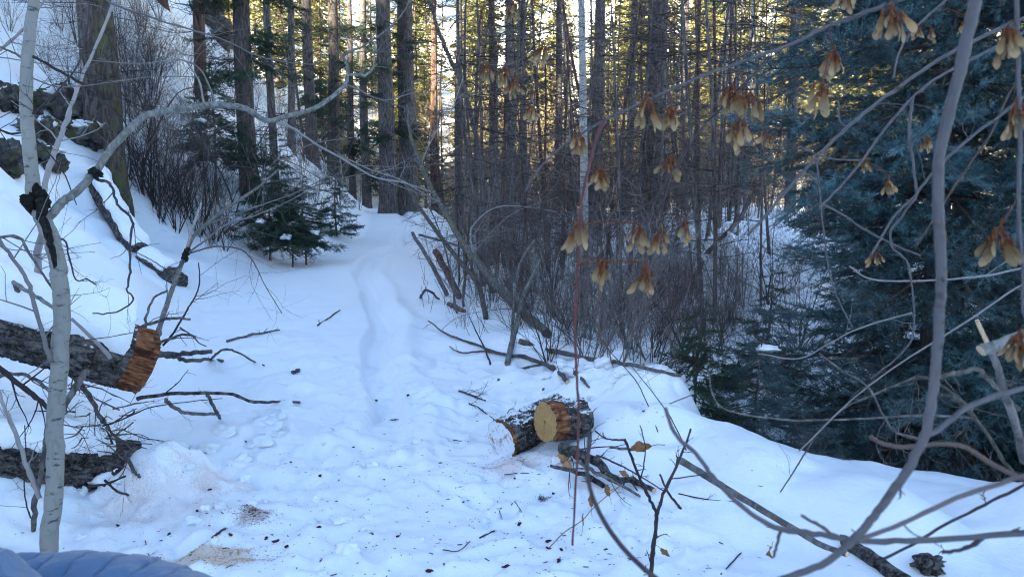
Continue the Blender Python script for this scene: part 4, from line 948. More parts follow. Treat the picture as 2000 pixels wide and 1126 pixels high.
for (nm, lab, pl, w0, w1, mt, kw) in [
 ('pole', 'straight bare pole leaning over the trail bank', [(874, 580, None), (838, 508, 11.6), (805, 455, 12.1)], 9, 7, 'bark_grey', dict(jit=.1)),
 ('broken_trunk', 'short broken trunk with ragged top stuck in the bank', [(898, 585, None), (875, 535, 11.2), (851, 490, 11.5)], 14, 13, 'bark_red', dict(jit=.1)),
 ('sapling', 'thin upright stem between the broken trunk and the leaning trunk', [(904, 600, None), (908, 545, 11.0), (912, 498, 11.0), (918, 400, 11)], 6, 4, 'twig_brown', dict(kids=6, klen=.5)),
 ('sapling', 'very thin upright stem behind the broken trunk', [(897, 560, None), (896, 485, 12), (892, 380, 12)], 4, 3, 'twig_dark', dict(kids=5, klen=.5)),
 ('branch', 'dark branch lying across the two leaning stems', [(819, 458, 11.3), (850, 467, 11.2), (880, 475, 11.), (906, 484, 10.8)], 5, 5, 'bark', {}),
 ('branch', 'small hooked branch on the snow below the leaning poles', [(821, 583, None), (834, 566, 11.2), (858, 586, None)], 5, 4, 'bark', {}),
 ('log', 'short rotten log chunk in the snow below the broken trunk', [(877, 597, None), (890, 603, None), (906, 611, None)], 10, 8, 'bark_red', {}),
 ('pole', 'long grey pole lying over the snow in front of the brush', [(1014, 675, 8.7), (1078, 693, 8.5), (1150, 708, 8.3), (1205, 716, 8.2), (1270, 730, 8.0), (1330, 742, 7.9)], 11, 6, 'bark_grey', dict(mcap='cut_pale')),
 ('branch', 'bent branch bridging the hole in the snow beyond the sawn logs', [(974, 744, None), (990, 735, 7.4), (1020, 719, 7.5), (1067, 718, 7.5), (1111, 728, 7.4), (1135, 745, None)], 6, 4, 'bark_grey', dict(kids=2, klen=.2)),
 ('branch', 'short stick poking out of the snow above the sawn logs', [(1060, 762, None), (1075, 750, 7.0), (1092, 736, 7.1)], 5, 4, 'bark', {}),
 ('branch', 'short slanting stick beside the vertical red twig above the sawn logs', [(1125, 730, 7.2), (1138, 748, 7.0), (1150, 763, None)], 7, 5, 'bark_grey', {}),
 ('branch', 'dark curved branch with snow lying on it leaning beyond the creek', [(1292, 630, 12.2), (1335, 575, 12.3), (1365, 535, 12.4), (1386, 503, 12.5), (1415, 465, 12.6), (1442, 430, 12.8), (1470, 380, 13)], 13, 8, 'bark', dict(kids=6, klen=.8)),
 ('twig', 'thin whip standing in the snow behind the sawn logs', [(1285, 845, None), (1265, 790, 4.9), (1240, 740, 5.0), (1195, 690, 5.2), (1160, 640, 5.5)], 2.5, 1.5, 'twig_dark', dict(kids=2, klen=.3)),
 ('twig', 'second thin whip crossing the snow right of the sawn logs', [(1340, 880, None), (1310, 815, 4.6), (1270, 760, 4.8), (1230, 710, 5.0)], 2.5, 1.5, 'twig_dark', dict(kids=2, klen=.3)),
 ('twig', 'thin twig slanting from the small fir across the snow', [(1255, 808, 5.2), (1300, 790, 5.2), (1360, 768, 5.2)], 2.5, 2, 'twig_brown', {}),
 ('branch', 'twiggy broken branch lying on the snow up the trail from the sawn logs', [(895, 765, None), (925, 775, None), (948, 785, None)], 4, 2.5, 'twig_dark', dict(kids=9, klen=.2)),
 ('branch', 'thin forked twig on the snow just behind the sawn logs', [(916, 790, None), (935, 800, None), (965, 822, None)], 3, 2, 'twig_dark', dict(kids=7, klen=.16)),
 ('twig', 'tiny twig standing by the top of the snow faced log', [(985, 818, None), (995, 800, 5.6), (1005, 797, 5.6)], 2, 1.5, 'twig_dark', dict(kids=2, klen=.08)),
]: stick(nm, lab, pl, w0, w1, mt, cat={'pole': 'pole', 'sapling': 'sapling', 'log': 'log', 'broken_trunk': 'trunk', 'twig': 'twig'}.get(nm, 'branch'), **kw)
for k, (px, py, d) in enumerate([(1408, 462, 12.6), (1394, 480, 12.5), (1374, 512, 12.4), (1425, 452, 12.7)]):
    tag(link('snow_lump', blob_mesh(730 + k, .10 + .02 * (k % 2), M['snow'], .3, 12, .8), None, at(px, py - 8, d)), 'round lump of snow resting on the dark curved branch beyond the creek', 'snow lump', 'snow lumps on the curved branch')
limbs('forked_sapling', 'pale forked sapling standing alone before the leaning trunk', 'sapling', [
 ('stem', [(991, 715, None), (1000, 677, 8.5), (1009, 636, 8.5), (1019, 588, 8.5), (1030, 559, 8.5), (1056, 506, 8.5)], 12, 6, 'pale', dict(jit=.08, kids=2, klen=.3)),
 ('limb', [(1000, 672, 8.5), (1001, 640, 8.48), (1003, 604, 8.45), (1011, 533, 8.4), (1024, 498, 8.4), (1045, 468, 8.4)], 8, 4, 'pale', dict(jit=.1, kids=2, klen=.3)),
])
limbs('fallen_branch', 'dead fallen branch with side shoots lying on the snow right of the trail', 'branch', [
 ('stem', [(1108, 752, None), (1094, 738, 7.6), (1062, 716, 7.8), (1024, 703, 8.0), (979, 696, 8.2), (928, 679, 8.6), (870, 656, 9.0), (837, 626, 9.4)], 10, 2.5, 'bark_grey', dict(mcap='cut_pale', kids=3, klen=.3)),
 ('shoot', [(1030, 705, 8.0), (950, 690, 8.35), (909, 693, 8.3), (890, 688, 8.4), (878, 680, 8.5)], 4, 2, 'twig_brown', dict(kids=2, klen=.15)),
 ('shoot', [(958, 716, None), (945, 680, 8.4), (937, 661, 8.5), (917, 618, 8.7)], 4, 2, 'twig_dark', {}),
])
# tall grass like stems on the bank
g = np.random.default_rng(71)
for k in range(26):
    px = g.uniform(820, 1010); py = 560 + (px - 820) * .5 + g.uniform(-30, 50)
    p = hit(px, py); h = g.uniform(.15, .5)
    mb = MB(); q = np.linspace(0, 1, 6)[:, None]; d = np.array([g.normal(0, .35), g.normal(0, .2), 1.0])
    mb.tube(q * d * h + np.array([g.normal(0, .15), 0, 0]) * q ** 2 * h, .0035, 3)
    tag(link('dry_stem', mb.mesh('dry_stem', M['twig_brown']), None, p), 'thin dry stem sticking out of the snow on the trail bank', 'stem', 'dry stems on the trail bank')
# ------------------------------------------------------------------ sawn logs
zc = lambda p: Hs(p[0], p[1])
f1 = hit(978, 893); f1 = np.array([f1[0], f1[1] + .02, 0]); f1[2] = zc(f1) + .105
b1 = f1 + np.array([.40, .34, 0]); b1[2] = zc(b1) + .10
log_thing('sawn_log', 'sawn log with its cut face packed with snow lying by the trail', f1, b1, .128, .122, peel_a=.03, face_a='snowface', snow=None, bark='log_dusted', seed=61, rough=.015, sides=120, rings=150, snow_w=.8)
f2 = at(1064, 824, 4.72); b2 = f2 + np.array([.235, .155, -.015])
f2[2] = max(f2[2], zc(f2) + .13)
log_thing('sawn_log', 'short sawn log with golden cut face propped on the snow faced log', f2, b2, .122, .122, peel_a=.11, face_a='cut_gold', snow=None, bark='log_dusted', seed=66, rough=.015, sides=120, rings=120, snow_w=.6)
for (nm, lab, pl, w0, w1, mt, kw) in [
 ('splintered_branch', 'thick splintered dead branch running from the sawn logs to the near snow', [(1100, 872, 4.55), (1130, 886, 4.45), (1165, 902, 4.35), (1194, 932, 4.2), (1235, 950, None), (1278, 970, None)], 24, 10, 'log', dict(kids=8, klen=.25, sides=9, jit=.18, mcap='cut_pale')),
 ('splintered_branch', 'thinner pointed dead branch below the sawn logs', [(1076, 910, 4.45), (1100, 914, 4.4), (1123, 921, 4.35), (1150, 936, None), (1180, 953, None)], 6, 11, 'log', dict(kids=6, klen=.2)),
 ('branch', 'strip of bark leaning on the thick splintered branch', [(1130, 900, 4.4), (1160, 920, 4.25), (1200, 940, 4.15), (1250, 975, None)], 8, 5, 'bark_grey', dict(kids=3, klen=.2)),
 ('twig', 'thin twig with buds in front of the splintered branches', [(1165, 888, 3.4), (1204, 904, 3.4), (1243, 925, 3.4), (1300, 960, 3.4)], 4, 2.5, 'twig_dark', dict(kids=8, klen=.06)),
 ('twig', 'small green tinged twig behind the upright forked shoot', [(1190, 873, 4.2), (1225, 876, 4.2), (1262, 880, 4.2)], 6, 5, 'lichen', {}),
]: stick(nm, lab, pl, w0, w1, mt, cat='twig' if nm == 'twig' else 'branch', **kw)
for k, (px, py, r) in enumerate([(1085, 905, .030), (1100, 900, .038), (1115, 898, .034), (1128, 905, .028), (1108, 915, .026), (1120, 890, .03)]):
    p = hit(px, py); tag(link('snow_clod', blob_mesh(740 + k, r, M['chip'] if k % 3 == 1 else M['icesnow'], .4, 12, .8), None, p + [0, 0, r * .5]), 'sawdust stained snow clod under the sawn logs', 'snow clod', 'stained snow clods under the sawn logs')
# ------------------------------------------------------------------ blue spruce beyond the berm
g = np.random.default_rng(81)
def spruce(pos, h, n, L0, label, seed, bank, z0=.05, name='spruce_tree', r=.11):
    g = np.random.default_rng(seed); p = np.array([pos[0], pos[1], Hs(*pos)])
    root = empty(name, p, label, 'tree')
    me, axis = trunk_mesh(seed, h, r, .02, M['bark'], (0, 0), 12, 30, .03); link('trunk', me, root)
    for k in range(n):
        f = (k + g.random()) / n; zz = h * (z0 + (.97 - z0) * f)
        L = L0 * (1 - f) ** .55 * g.uniform(.6, 1.15) + .15
        az = k * 2.39996 + g.normal(0, .3)
        if 1.3 < zz < 2.6 and math.cos(az) < -.3: L *= .78
        add_bough(root, bank, g, axis(zz), az, L, g.normal(.02 - .12 * (1 - f), .22))
    link('dead_twigs', dead_twigs_mesh(seed + 3, axis, .1, h * .55, 110, M['twig_brown'], (.4, L0 * .8), .006, 8, .0016), root)['kind'] = 'stuff'
    return root
sp = spruce((3.5, 6.35), 8.4, 360, 1.9, 'large blue green spruce standing beyond the snow berm', 83, BB, .0)
spruce((5.6, 9.6), 8.5, 100, 1.8, 'second darker spruce behind the large blue green spruce', 87, BB, .05, r=.13)
spruce((5.9, 6.0), 7.0, 110, 1.7, 'spruce at the frame edge behind the pale cut branch', 89, BB, .15, r=.10)
small_fir(1470, 800, 1.25, .95, 60, 'small blue spruce sapling at the foot of the large spruce', seed=91, bank=BB, z0=.1, pos=(1.95, 6.0, Hs(1.95, 6.0) + .12), tw=6, p0=-.1)
small_fir(1395, 760, 1.0, .6, 30, 'small dark green fir beside the snow bank before the spruce', seed=92, bank=BG, z0=.2, pos=(1.5, 6.1, Hs(1.5, 6.1)), tw=12)
small_fir(1500, 700, 1.3, .6, 34, 'dark green young fir between the snow mounds and the large spruce', seed=93, bank=BG, z0=.1, pos=(2.75, 8.2, Hs(2.75, 8.2)), tw=10)
for k, (px, py, dpt) in enumerate([(1500, 680, 6.1), (1845, 215, 6.2), (1880, 235, 6.4)]):
    tag(link('snow_lump', blob_mesh(760 + k, .09, M['snow'], .35, 14, .35), None, at(px, py, dpt)), ['snow lump lying on the lower spruce boughs', 'snow lump high on the spruce boughs', 'smaller snow lump high on the spruce boughs'][k], 'snow lump')
for k in range(18):
    px = g.uniform(1600, 2010); py = g.uniform(640, 860); p = at(px, py, g.uniform(5., 6.2)); p[2] = Hs(p[0], p[1])
    shrub(SHF, k, p, g.uniform(.5, .95), 'leafless tangled bush under the spruce boughs behind the berm', 'tangled bushes under the spruce')

# ------------------------------------------------------------------ near branches with hanging seed clusters
def samara_mesh(seed):
    g = np.random.default_rng(seed); n = 9; t = np.linspace(0, 1, n); L = .034
    w = np.interp(t, [0, .12, .25, .5, .75, .92, 1], [.0018, .0035, .003, .0048, .0062, .005, .0012])
    asym = np.interp(t, [0, .3, 1], [0, .0006, .0028]); bend = g.uniform(-.006, .008)
    z = -t * L; yb = bend * t ** 2
    V = []
    for s in (-1, -.35, .35, 1): V.append(np.stack([s * w + asym, yb + .0012 * (s * s) * np.sin(t * 7), z], -1))
    V = np.array(V); F = []
    for a in range(3):
        for b in range(n - 1): F.append((a * n + b, a * n + b + 1, (a + 1) * n + b + 1, (a + 1) * n + b))
    mb = MB(); mb.add(V.reshape(-1, 3), F)
    T = np.linspace(0, 1, 5); mb.tube(np.stack([0 * T, 0 * T, -.009 * T + .001], -1), .0021 * np.sin(T * 2.6 + .3), 6)
    return mb.mesh('samara', M['samara'])
SAM = [samara_mesh(k) for k in range(6)]
def seed_cluster(root, p, size, seed, attach=None):
    """stalks hanging from p (world); size scales the whole cluster"""
    g = np.random.default_rng(seed); o = np.array(root.location)
    mb = MB(); n = int(g.integers(7, 12)); tips = []
    for k in range(n):
        a = g.uniform(0, 6.28); sp = g.uniform(.004, .015); dz = -g.uniform(.006, .026)
        tip = np.array([math.cos(a) * sp, math.sin(a) * sp, dz]); tips.append((tip, a))
        mb.tube([np.zeros(3), tip * [.3, .3, .45], tip * [.75, .75, .8], tip], [.0012, .0009, .0009, .0012], 4)
        mb.tube(tip + np.array([[0, 0, .003], [0, 0, 0], [0, 0, -.004], [0, 0, -.007]]), [.0008, .0024, .0024, .0008], 5)
    if attach is not None:
        q = (np.array(attach) - p) / size; m = q * .5 + np.array([0, 0, .006]); mb.tube(crom([q, m, np.zeros(3)], 4), .0013, 5)
    c = link('seed_cluster', mb.mesh('seed_cluster', M['stalk']), root, p - o, None, size)
    for k, (tip, a) in enumerate(tips):
        s = g.uniform(.08, .6) if k % 3 else g.uniform(0, .2)
        e = Matrix.Rotation(a + g.normal(0, .4), 3, 'Z') @ Matrix.Rotation(-s, 3, 'Y') @ Matrix.Rotation(g.uniform(-1.5, 1.5), 3, 'Z')
        link('samara', SAM[int(g.integers(6))], c, tip, e.to_euler(), g.uniform(.75, 1.1))
def near_branch(label, parts, clusters, name='maple_branch'):
    root = limbs(name, label, 'branch', parts)
    pools = np.vstack([crom(pts3(p[1]), 6) for p in parts])
    for k, (px, py, hpx, d) in enumerate(clusters):
        size = hpx / FPX * d / .058
        p = at(px, py - hpx * .45, d)
        i = int(np.argmin(np.linalg.norm(pools - p, axis=1)))
        seed_cluster(root, p, size, int(px * 3 + py), pools[i])
    return root
BASE = (1.85, 1.35)
def rooted(pl):
    zb = Hs(*BASE); b = np.array([BASE[0], BASE[1], zb]); d = 1.4
    a, z = pl[0], pl[-1]
    tail = lambda q: [(2250, q[1] * .6 + 150, q[2] * .6 + .55), (2600, 700, 1.4), (2750, 1500, 1.42)]
    if z[0] >= 2010: return list(pl) + tail(z)
    if a[1] <= -50: return [(2750, 1500, 1.42), (2600, 500, 1.4), (2300, -250, a[2] * .6 + .5), (a[0] + 120, -260, a[2])] + list(pl)
    return pl
_stick_mesh = stick_mesh
def stick_mesh(pl, *a, **k): return _stick_mesh(rooted(pl) if len(pl[0]) == 3 and pl[0][2] is not None and len(pl[-1]) == 3 and pl[-1][2] is not None else pl, *a, **k)
near_branch('long arching branch hung with tan seed clusters across the upper middle', [
 ('stem', [(1900, -70, 1.35), (1758, 0, 1.36), (1709, 18, 1.37), (1620, 50, 1.38), (1549, 85, 1.39), (1460, 117, 1.4), (1378, 146, 1.42), (1300, 180, 1.44), (1233, 210, 1.46), (1180, 235, 1.48), (1105, 281, 1.5), (1052, 330, 1.53), (1027, 373, 1.55)], 11, 3.5, 'stem_grey', dict(jit=.15)),
 ('shoot', [(1503, 108, 1.39), (1471, 146, 1.39), (1442, 174, 1.39), (1414, 206, 1.4), (1371, 249, 1.42), (1332, 309, 1.44), (1308, 345, 1.45), (1284, 385, 1.46), (1270, 420, 1.46), (1262, 460, 1.46), (1260, 520, 1.46)], 6, 2.5, 'twig_dark', dict(jit=.2)),
 ('shoot', [(1310, 340, 1.45), (1295, 400, 1.46), (1290, 440, 1.46)], 3.5, 2, 'twig_dark', {}),
 ('shoot', [(1180, 236, 1.48), (1165, 270, 1.46), (1150, 330, 1.44), (1138, 380, 1.42), (1133, 424, 1.4), (1128, 538, 1.38), (1123, 644, 1.36), (1128, 760, 1.34), (1130, 797, 1.33), (1128, 886, 1.32), (1121, 1010, 1.3), (1118, 1064, 1.3)], 7, 4, 'twig_red', dict(jit=.15)),
 ('shoot', [(1290, 380, 1.46), (1230, 420, 1.48), (1180, 450, 1.5), (1160, 470, 1.5)], 3, 2, 'twig_dark', {}),
 ('shoot', [(1620, 50, 1.38), (1622, 75, 1.38), (1630, 95, 1.38)], 3, 2, 'twig_red', {}),
 ('shoot', [(1560, -10, 1.36), (1500, 15, 1.38), (1600, 45, 1.38)], 3, 3, 'stem_grey', {}),
], [(1132, 280, 50, 1.47), (1170, 347, 48, 1.46), (1264, 218, 75, 1.3), (1312, 232, 58, 1.42), (1306, 330, 52, 1.45), (1127, 460, 66, 1.25), (1250, 465, 60, 1.35), (1292, 470, 58, 1.4), (1337, 448, 52, 1.44), (1180, 532, 62, 1.35), (1263, 543, 68, 1.3), (1430, 195, 62, 1.38), (1466, 210, 72, 1.35), (1445, 262, 66, 1.35), (1496, 272, 38, 1.45), (1631, 122, 62, 1.36), (1607, 192, 82, 1.3), (1745, 48, 80, 1.3), (1652, 0, 60, 1.35)])
near_branch('thin twig with seed clusters hanging from the top edge before the trunks', [
 ('stem', [(1045, -60, 1.9), (1030, 0, 1.9), (1023, 57, 1.9), (1020, 117, 1.9), (1034, 163, 1.9), (1037, 200, 1.9)], 5, 2.5, 'twig_dark', {}),
 ('shoot', [(1020, 115, 1.9), (1000, 125, 1.9), (970, 128, 1.9), (950, 125, 1.9)], 3, 2, 'twig_brown', {}),
 ('shoot', [(1023, 57, 1.9), (1000, 50, 1.9), (960, 56, 1.9)], 3, 2, 'twig_dark', {}),
 ('shoot', [(1021, 110, 1.9), (1040, 95, 1.9), (1058, 75, 1.9)], 3, 2, 'twig_dark', {}),
], [(953, 143, 44, 1.88), (985, 150, 46, 1.88), (1004, 170, 42, 1.88), (1060, 110, 44, 1.9), (1037, 222, 40, 1.9), (1001, 22, 44, 1.9), (1042, 185, 22, 1.92)])
near_branch('grey branch rising through the spruce with three small seed clusters', [
 ('stem', [(1460, 460, 1.8), (1513, 400, 1.8), (1595, 306, 1.8), (1655, 249, 1.8), (1709, 203, 1.8), (1797, 142, 1.8), (1876, 92, 1.8), (2000, 36, 1.8), (2100, -10, 1.8)], 6, 8, 'stem_grey', dict(kids=2, klen=.15)),
 ('shoot', [(1595, 306, 1.8), (1600, 360, 1.8), (1609, 449, 1.8), (1627, 559, 1.82), (1666, 641, 1.85)], 4, 2.5, 'stem_grey', dict(kids=2, klen=.15)),
 ('shoot', [(1655, 249, 1.8), (1640, 235, 1.8), (1637, 195, 1.8)], 4, 3, 'stem_grey', {}),
 ('shoot', [(1560, 285, 1.8), (1600, 303, 1.79), (1630, 311, 1.78), (1682, 313, 1.78)], 3.5, 3.5, 'stem_grey', {}),
 ('shoot', [(1600, 395, 1.8), (1640, 415, 1.8), (1684, 445, 1.8), (1744, 477, 1.8), (1797, 499, 1.8)], 4.5, 3.5, 'stem_grey', {}),
], [(1692, 320, 32, 1.78), (1735, 360, 40, 1.8), (1550, 318, 20, 1.8), (1710, 505, 34, 1.8)])
near_branch('second grey branch forking beside the blurred stem with seed clusters', [
 ('stem', [(1600, 405, 1.6), (1620, 387, 1.6), (1677, 323, 1.6), (1726, 256, 1.6), (1780, 192, 1.6), (1826, 156, 1.6), (1876, 128, 1.6), (1975, 78, 1.6), (2100, 20, 1.6)], 4, 8, 'stem_grey', {}),
 ('shoot', [(1783, 190, 1.6), (1776, 249, 1.6), (1783, 320, 1.58), (1790, 373, 1.57), (1784, 395, 1.57)], 6, 5, 'stem_grey', {}),
 ('shoot', [(1744, 153, 1.6), (1758, 96, 1.6), (1797, 46, 1.6), (1847, 0, 1.6), (1880, -40, 1.6)], 4, 6, 'stem_grey', {}),
 ('shoot', [(1700, 500, 1.58), (1745, 425, 1.58), (1784, 385, 1.57), (1815, 345, 1.56), (1870, 290, 1.55), (2000, 190, 1.55)], 4, 6, 'stem_grey', dict(kids=3, klen=.12)),
 ('shoot', [(1784, 390, 1.57), (1760, 425, 1.6), (1740, 450, 1.6), (1745, 485, 1.6), (1775, 520, 1.6), (1785, 640, 1.62), (1760, 690, 1.64), (1700, 740, 1.66)], 5, 3, 'stem_grey', {}),
], [(1790, 62, 34, 1.58), (1820, 68, 34, 1.58), (1886, 48, 36, 1.55), (1812, 282, 34, 1.58)])
near_branch('pink grey shoot at the frame edge with large seed clusters', [
 ('stem', [(1985, -60, 1.0), (1986, 0, 1.0), (1988, 107, 1.0), (1991, 199, 1.0), (1993, 284, 1.0), (1990, 400, 1.0), (1998, 520, 1.0), (2030, 640, 1.0)], 9, 7, 'stem_grey', dict(jit=.1)),
 ('shoot', [(1993, 380, 1.), (1980, 400, 1.0), (1965, 425, 1.0), (1960, 435, 1.0)], 4, 3, 'twig_red', {}),
], [(1968, 88, 84, 1.0), (1982, 232, 78, 1.0), (1955, 478, 90, 1.0), (1992, 680, 80, 1.0)])
# blurred stem close to the lens and the shoots round it
limbs('maple_limb', 'thick blurred violet grey stem sweeping down before the spruce', 'branch', [
 ('stem', [(1925, -120, .80), (1905, 0, .8), (1885, 90, .8), (1862, 190, .8), (1835, 300, .8), (1832, 400, .8), (1838, 500, .8), (1836, 620, .8), (1825, 740, .8), (1808, 840, .8), (1776, 911, .8), (1744, 957, .8), (1700, 1015, .8), (1677, 1042, .8), (1645, 1072, .8), (1602, 1103, .8), (1513, 1135, .8)], 27, 13, 'stem_grey', dict(jit=.09, sides=10, n=6, kids=4, klen=.02)),
 ('shoot', [(1808, 850, .8), (1833, 838, .81), (1886, 797, .83), (1940, 775, .85), (2000, 757, .87), (2080, 730, .9)], 10, 12, 'stem_grey', dict(jit=.1)),
 ('shoot', [(1677, 1053, .8), (1762, 1021, .8), (1869, 971, .8), (1975, 936, .8), (2060, 890, .8)], 9, 11, 'twig_purple', dict(jit=.12)),
 ('shoot', [(1762, 1021, .8), (1790, 1045, .81), (1830, 1050, .82)], 4, 3, 'twig_purple', {}),
])
limbs('maple_shoot', 'blurred reddish shoot arching low across the near snow', 'branch', [
 ('stem', [(1300, 796, .9), (1304, 810, .9), (1321, 850, .9), (1360, 886, .9), (1392, 929, .9), (1442, 982, .9), (1513, 1028, .9), (1602, 1042, .9), (1673, 1055, .9), (1797, 1055, .9), (2000, 1039, .9), (2100, 1025, .9)], 7, 15, 'stem_grey', dict(jit=.12, n=6, kids=3, klen=.02)),
 ('shoot', [(1525, 1032, .9), (1518, 1060, .9), (1510, 1088, .9)], 7, 5, 'twig_brown', {}),
 ('shoot', [(1640, 1050, .9), (1600, 1025, .9), (1565, 1005, .9)], 9, 6, 'twig_purple', {}),
 ('shoot', [(1920, 1050, .9), (1880, 1072, .9), (1840, 1078, .9)], 9, 7, 'twig_dark', {}),
])
for (nm, lab, pl, w0, w1, mt, kw) in [
 ('maple_shoot', 'blurred dark shoot curving down to the bottom edge', [(1151, 845, .85), (1147, 925, .85), (1165, 989, .85), (1204, 1053, .85), (1254, 1106, .85), (1310, 1150, .85)], 8, 11, 'twig_dark', dict(jit=.05)),
 ('maple_shoot', 'thin dark knobbly shoot above the near snow at the lower corner', [(1712, 1096, 1.1), (1780, 1064, 1.1), (1844, 1025, 1.1), (1922, 985, 1.1), (2000, 946, 1.1), (2080, 900, 1.1)], 5, 7, 'twig_dark', dict(kids=3, klen=.05)),
 ('maple_shoot', 'brown blurred shoot between the berm and the spruce', [(1700, 852, 1.0), (1720, 864, 1.), (1762, 872, 1.0), (1869, 868, 1.0), (1940, 907, 1.0), (2000, 936, 1.0), (2080, 970, 1.)], 8, 12, 'twig_brown', dict(jit=.06)),
 ('branch', 'long pale whip lying level across the spruce foot', [(1385, 730, 3.2), (1392, 769, 3.1), (1421, 801, 3.0), (1524, 818, 2.9), (1600, 820, 2.8), (1691, 817, 2.7), (1797, 811, 2.6), (1900, 815, 2.5)], 3.5, 5, 'bark_grey', {}),
 ('branch', 'lichen spotted branch drooping from the spruce onto the berm', [(1524, 960, 2.9), (1570, 889, 2.85), (1599, 843, 2.8), (1648, 797, 2.7), (1702, 772, 2.6), (1762, 747, 2.5), (1800, 735, 2.4), (1850, 760, 2.3), (1900, 800, 2.2)], 2.5, 6.5, 'lichen', dict(kids=9, klen=.15)),
 ('branch', 'pale crooked branch in the tangle beside the blurred stem', [(1600, 690, 2.4), (1640, 720, 2.4), (1695, 755, 2.4), (1720, 800, 2.3), (1745, 840, 2.3), (1770, 850, 2.3), (1810, 860, 2.3)], 3, 6, 'bark_grey', dict(kids=9, klen=.15)),
 ('branch', 'bare branch sagging from the spruce towards the snow mounds', [(1480, 690, 3.4), (1560, 700, 3.3), (1620, 670, 3.2), (1680, 640, 3.1), (1780, 610, 3.)], 2.5, 3.5, 'twig_grey', dict(kids=3, klen=.2)),
 ('branch', 'whip hanging level across the spruce beside the blurred stem', [(1660, 520, 2.0), (1702, 545, 2.), (1797, 548, 2.0), (1904, 541, 2.0), (2000, 522, 2.0), (2100, 490, 2.)], 3, 6, 'twig_grey', dict(kids=3, klen=.2)),
 ('cut_branch', 'thick pale branch with sawn end entering at the frame edge', [(1916, 684, 1.15), (1950, 673, 1.15), (2000, 655, 1.15), (2100, 620, 1.15)], 23, 26, 'pale', dict(jit=.06, mcap='cut_pale', sides=12)),
 ('cut_branch', 'short cream sawn shoot standing above the thick pale branch', [(1908, 624, 1.5), (1917, 645, 1.5), (1928, 668, 1.5), (1936, 690, 1.5)], 8, 10, 'cut_pale', dict(jit=.03)),
 ('cut_branch', 'grey upright branch below the thick pale branch', [(1935, 680, 1.6), (1950, 720, 1.6), (1960, 760, 1.6), (1985, 830, 1.65), (2000, 900, 1.7)], 13, 17, 'bark_grey', dict(jit=.1)),
 ('branch', 'knobbly lichen branch right of the blurred stem', [(1830, 735, 1.9), (1870, 728, 1.9), (1910, 722, 1.9), (1950, 760, 1.9), (1990, 800, 1.9)], 9, 10, 'lichen', dict(kids=4, klen=.12)),
 ('branch', 'pale twig looping right of the blurred stem', [(1835, 770, 2.0), (1862, 775, 2.), (1890, 800, 2.0), (1930, 850, 2.), (1960, 900, 2.), (1990, 930, 2.0)], 8, 7, 'lichen', dict(kids=4, klen=.15)),
 ('branch', 'slanting thin branch crossing the upper spruce at the frame edge', [(1560, 880, 2.6), (1700, 750, 2.6), (1900, 620, 2.5), (2010, 550, 2.5)], 3, 5, 'twig_grey', dict(kids=3, klen=.2)),
 ('branch', 'slanting dark branch high in the spruce at the frame edge', [(1790, 480, 2.4), (1860, 370, 2.4), (1930, 270, 2.4), (2010, 150, 2.4)], 4, 5, 'twig_brown', dict(kids=4, klen=.25)),
 ('stick', 'sawn stick slanting down the near snow berm', [(1325, 897, 3.6), (1367, 921, 3.5), (1407, 946, 3.35), (1478, 989, 3.1), (1556, 1035, 2.9), (1602, 1062, 2.8), (1655, 1082, 2.7)], 14, 11, 'bark_grey', dict(jit=.06, mcap='cut_pale', sides=12)),
 ('log', 'dark rotten limb emerging at the bottom edge of the near snow', [(1640, 1065, None), (1680, 1088, None), (1744, 1128, None), (1800, 1165, None)], 22, 34, 'log', dict(jit=.15, sides=12)),
 ('stick', 'thin stick lying on the snow left of the rotten limb', [(1408, 1122, None), (1430, 1100, None), (1447, 1082, None)], 3, 2.5, 'twig_dark', {}),
 ('stick', 'thin dark stick lying below the sawn stick', [(1325, 971, None), (1380, 976, None), (1440, 983, None)], 2.5, 2, 'twig_dark', dict(kids=2, klen=.06)),
]: stick(nm, lab, pl, w0, w1, mt, cat='stick' if nm == 'stick' else ('log' if nm == 'log' else 'branch'), **kw)
# bark slab in the snow at the bottom edge
p = hit(1812, 1112)
q = blob_mesh(770, .062, M['log'], .35, 20, .55, True); tag(link('bark_slab', q, None, p + [0, 0, .02], (0.2, .1, .3), (1.25, .8, 1.0)), 'square dark slab of bark on the snow at the bottom edge', 'bark')
limbs('forked_shoot', 'dark upright forked shoot with buds in front of the splintered branches', 'shrub', [
 ('stem', [(1268, 1150, 2.5), (1270, 1126, 2.5), (1274, 1080, 2.5), (1279, 1046, 2.5), (1283, 1003, 2.5)], 10, 8, 'twig_dark', dict(kids=3, klen=.05)),
 ('shoot', [(1283, 1003, 2.5), (1268, 970, 2.5), (1251, 936, 2.5), (1235, 895, 2.5), (1222, 858, 2.5)], 7, 5, 'twig_dark', dict(kids=5, klen=.05)),
 ('shoot', [(1283, 1003, 2.5), (1300, 953, 2.5), (1325, 900, 2.5), (1340, 865, 2.5), (1350, 836, 2.5)], 7, 3.5, 'twig_dark', dict(kids=5, klen=.06)),
 ('shoot', [(1222, 858, 2.5), (1200, 858, 2.5), (1180, 854, 2.5), (1162, 840, 2.5)], 4, 3, 'twig_dark', dict(kids=2, klen=.03)),
 ('shoot', [(1251, 936, 2.5), (1258, 905, 2.5), (1260, 870, 2.52), (1250, 830, 2.55)], 3, 2, 'twig_dark', dict(kids=3, klen=.06)),
 ('shoot', [(1308, 935, 2.5), (1345, 930, 2.5), (1380, 925, 2.5)], 3, 2, 'twig_dark', {}),
 ('shoot', [(1288, 925, 2.45), (1300, 952, 2.45), (1315, 975, 2.45), (1330, 992, 2.45)], 4, 6, 'twig_dark', {}),
])
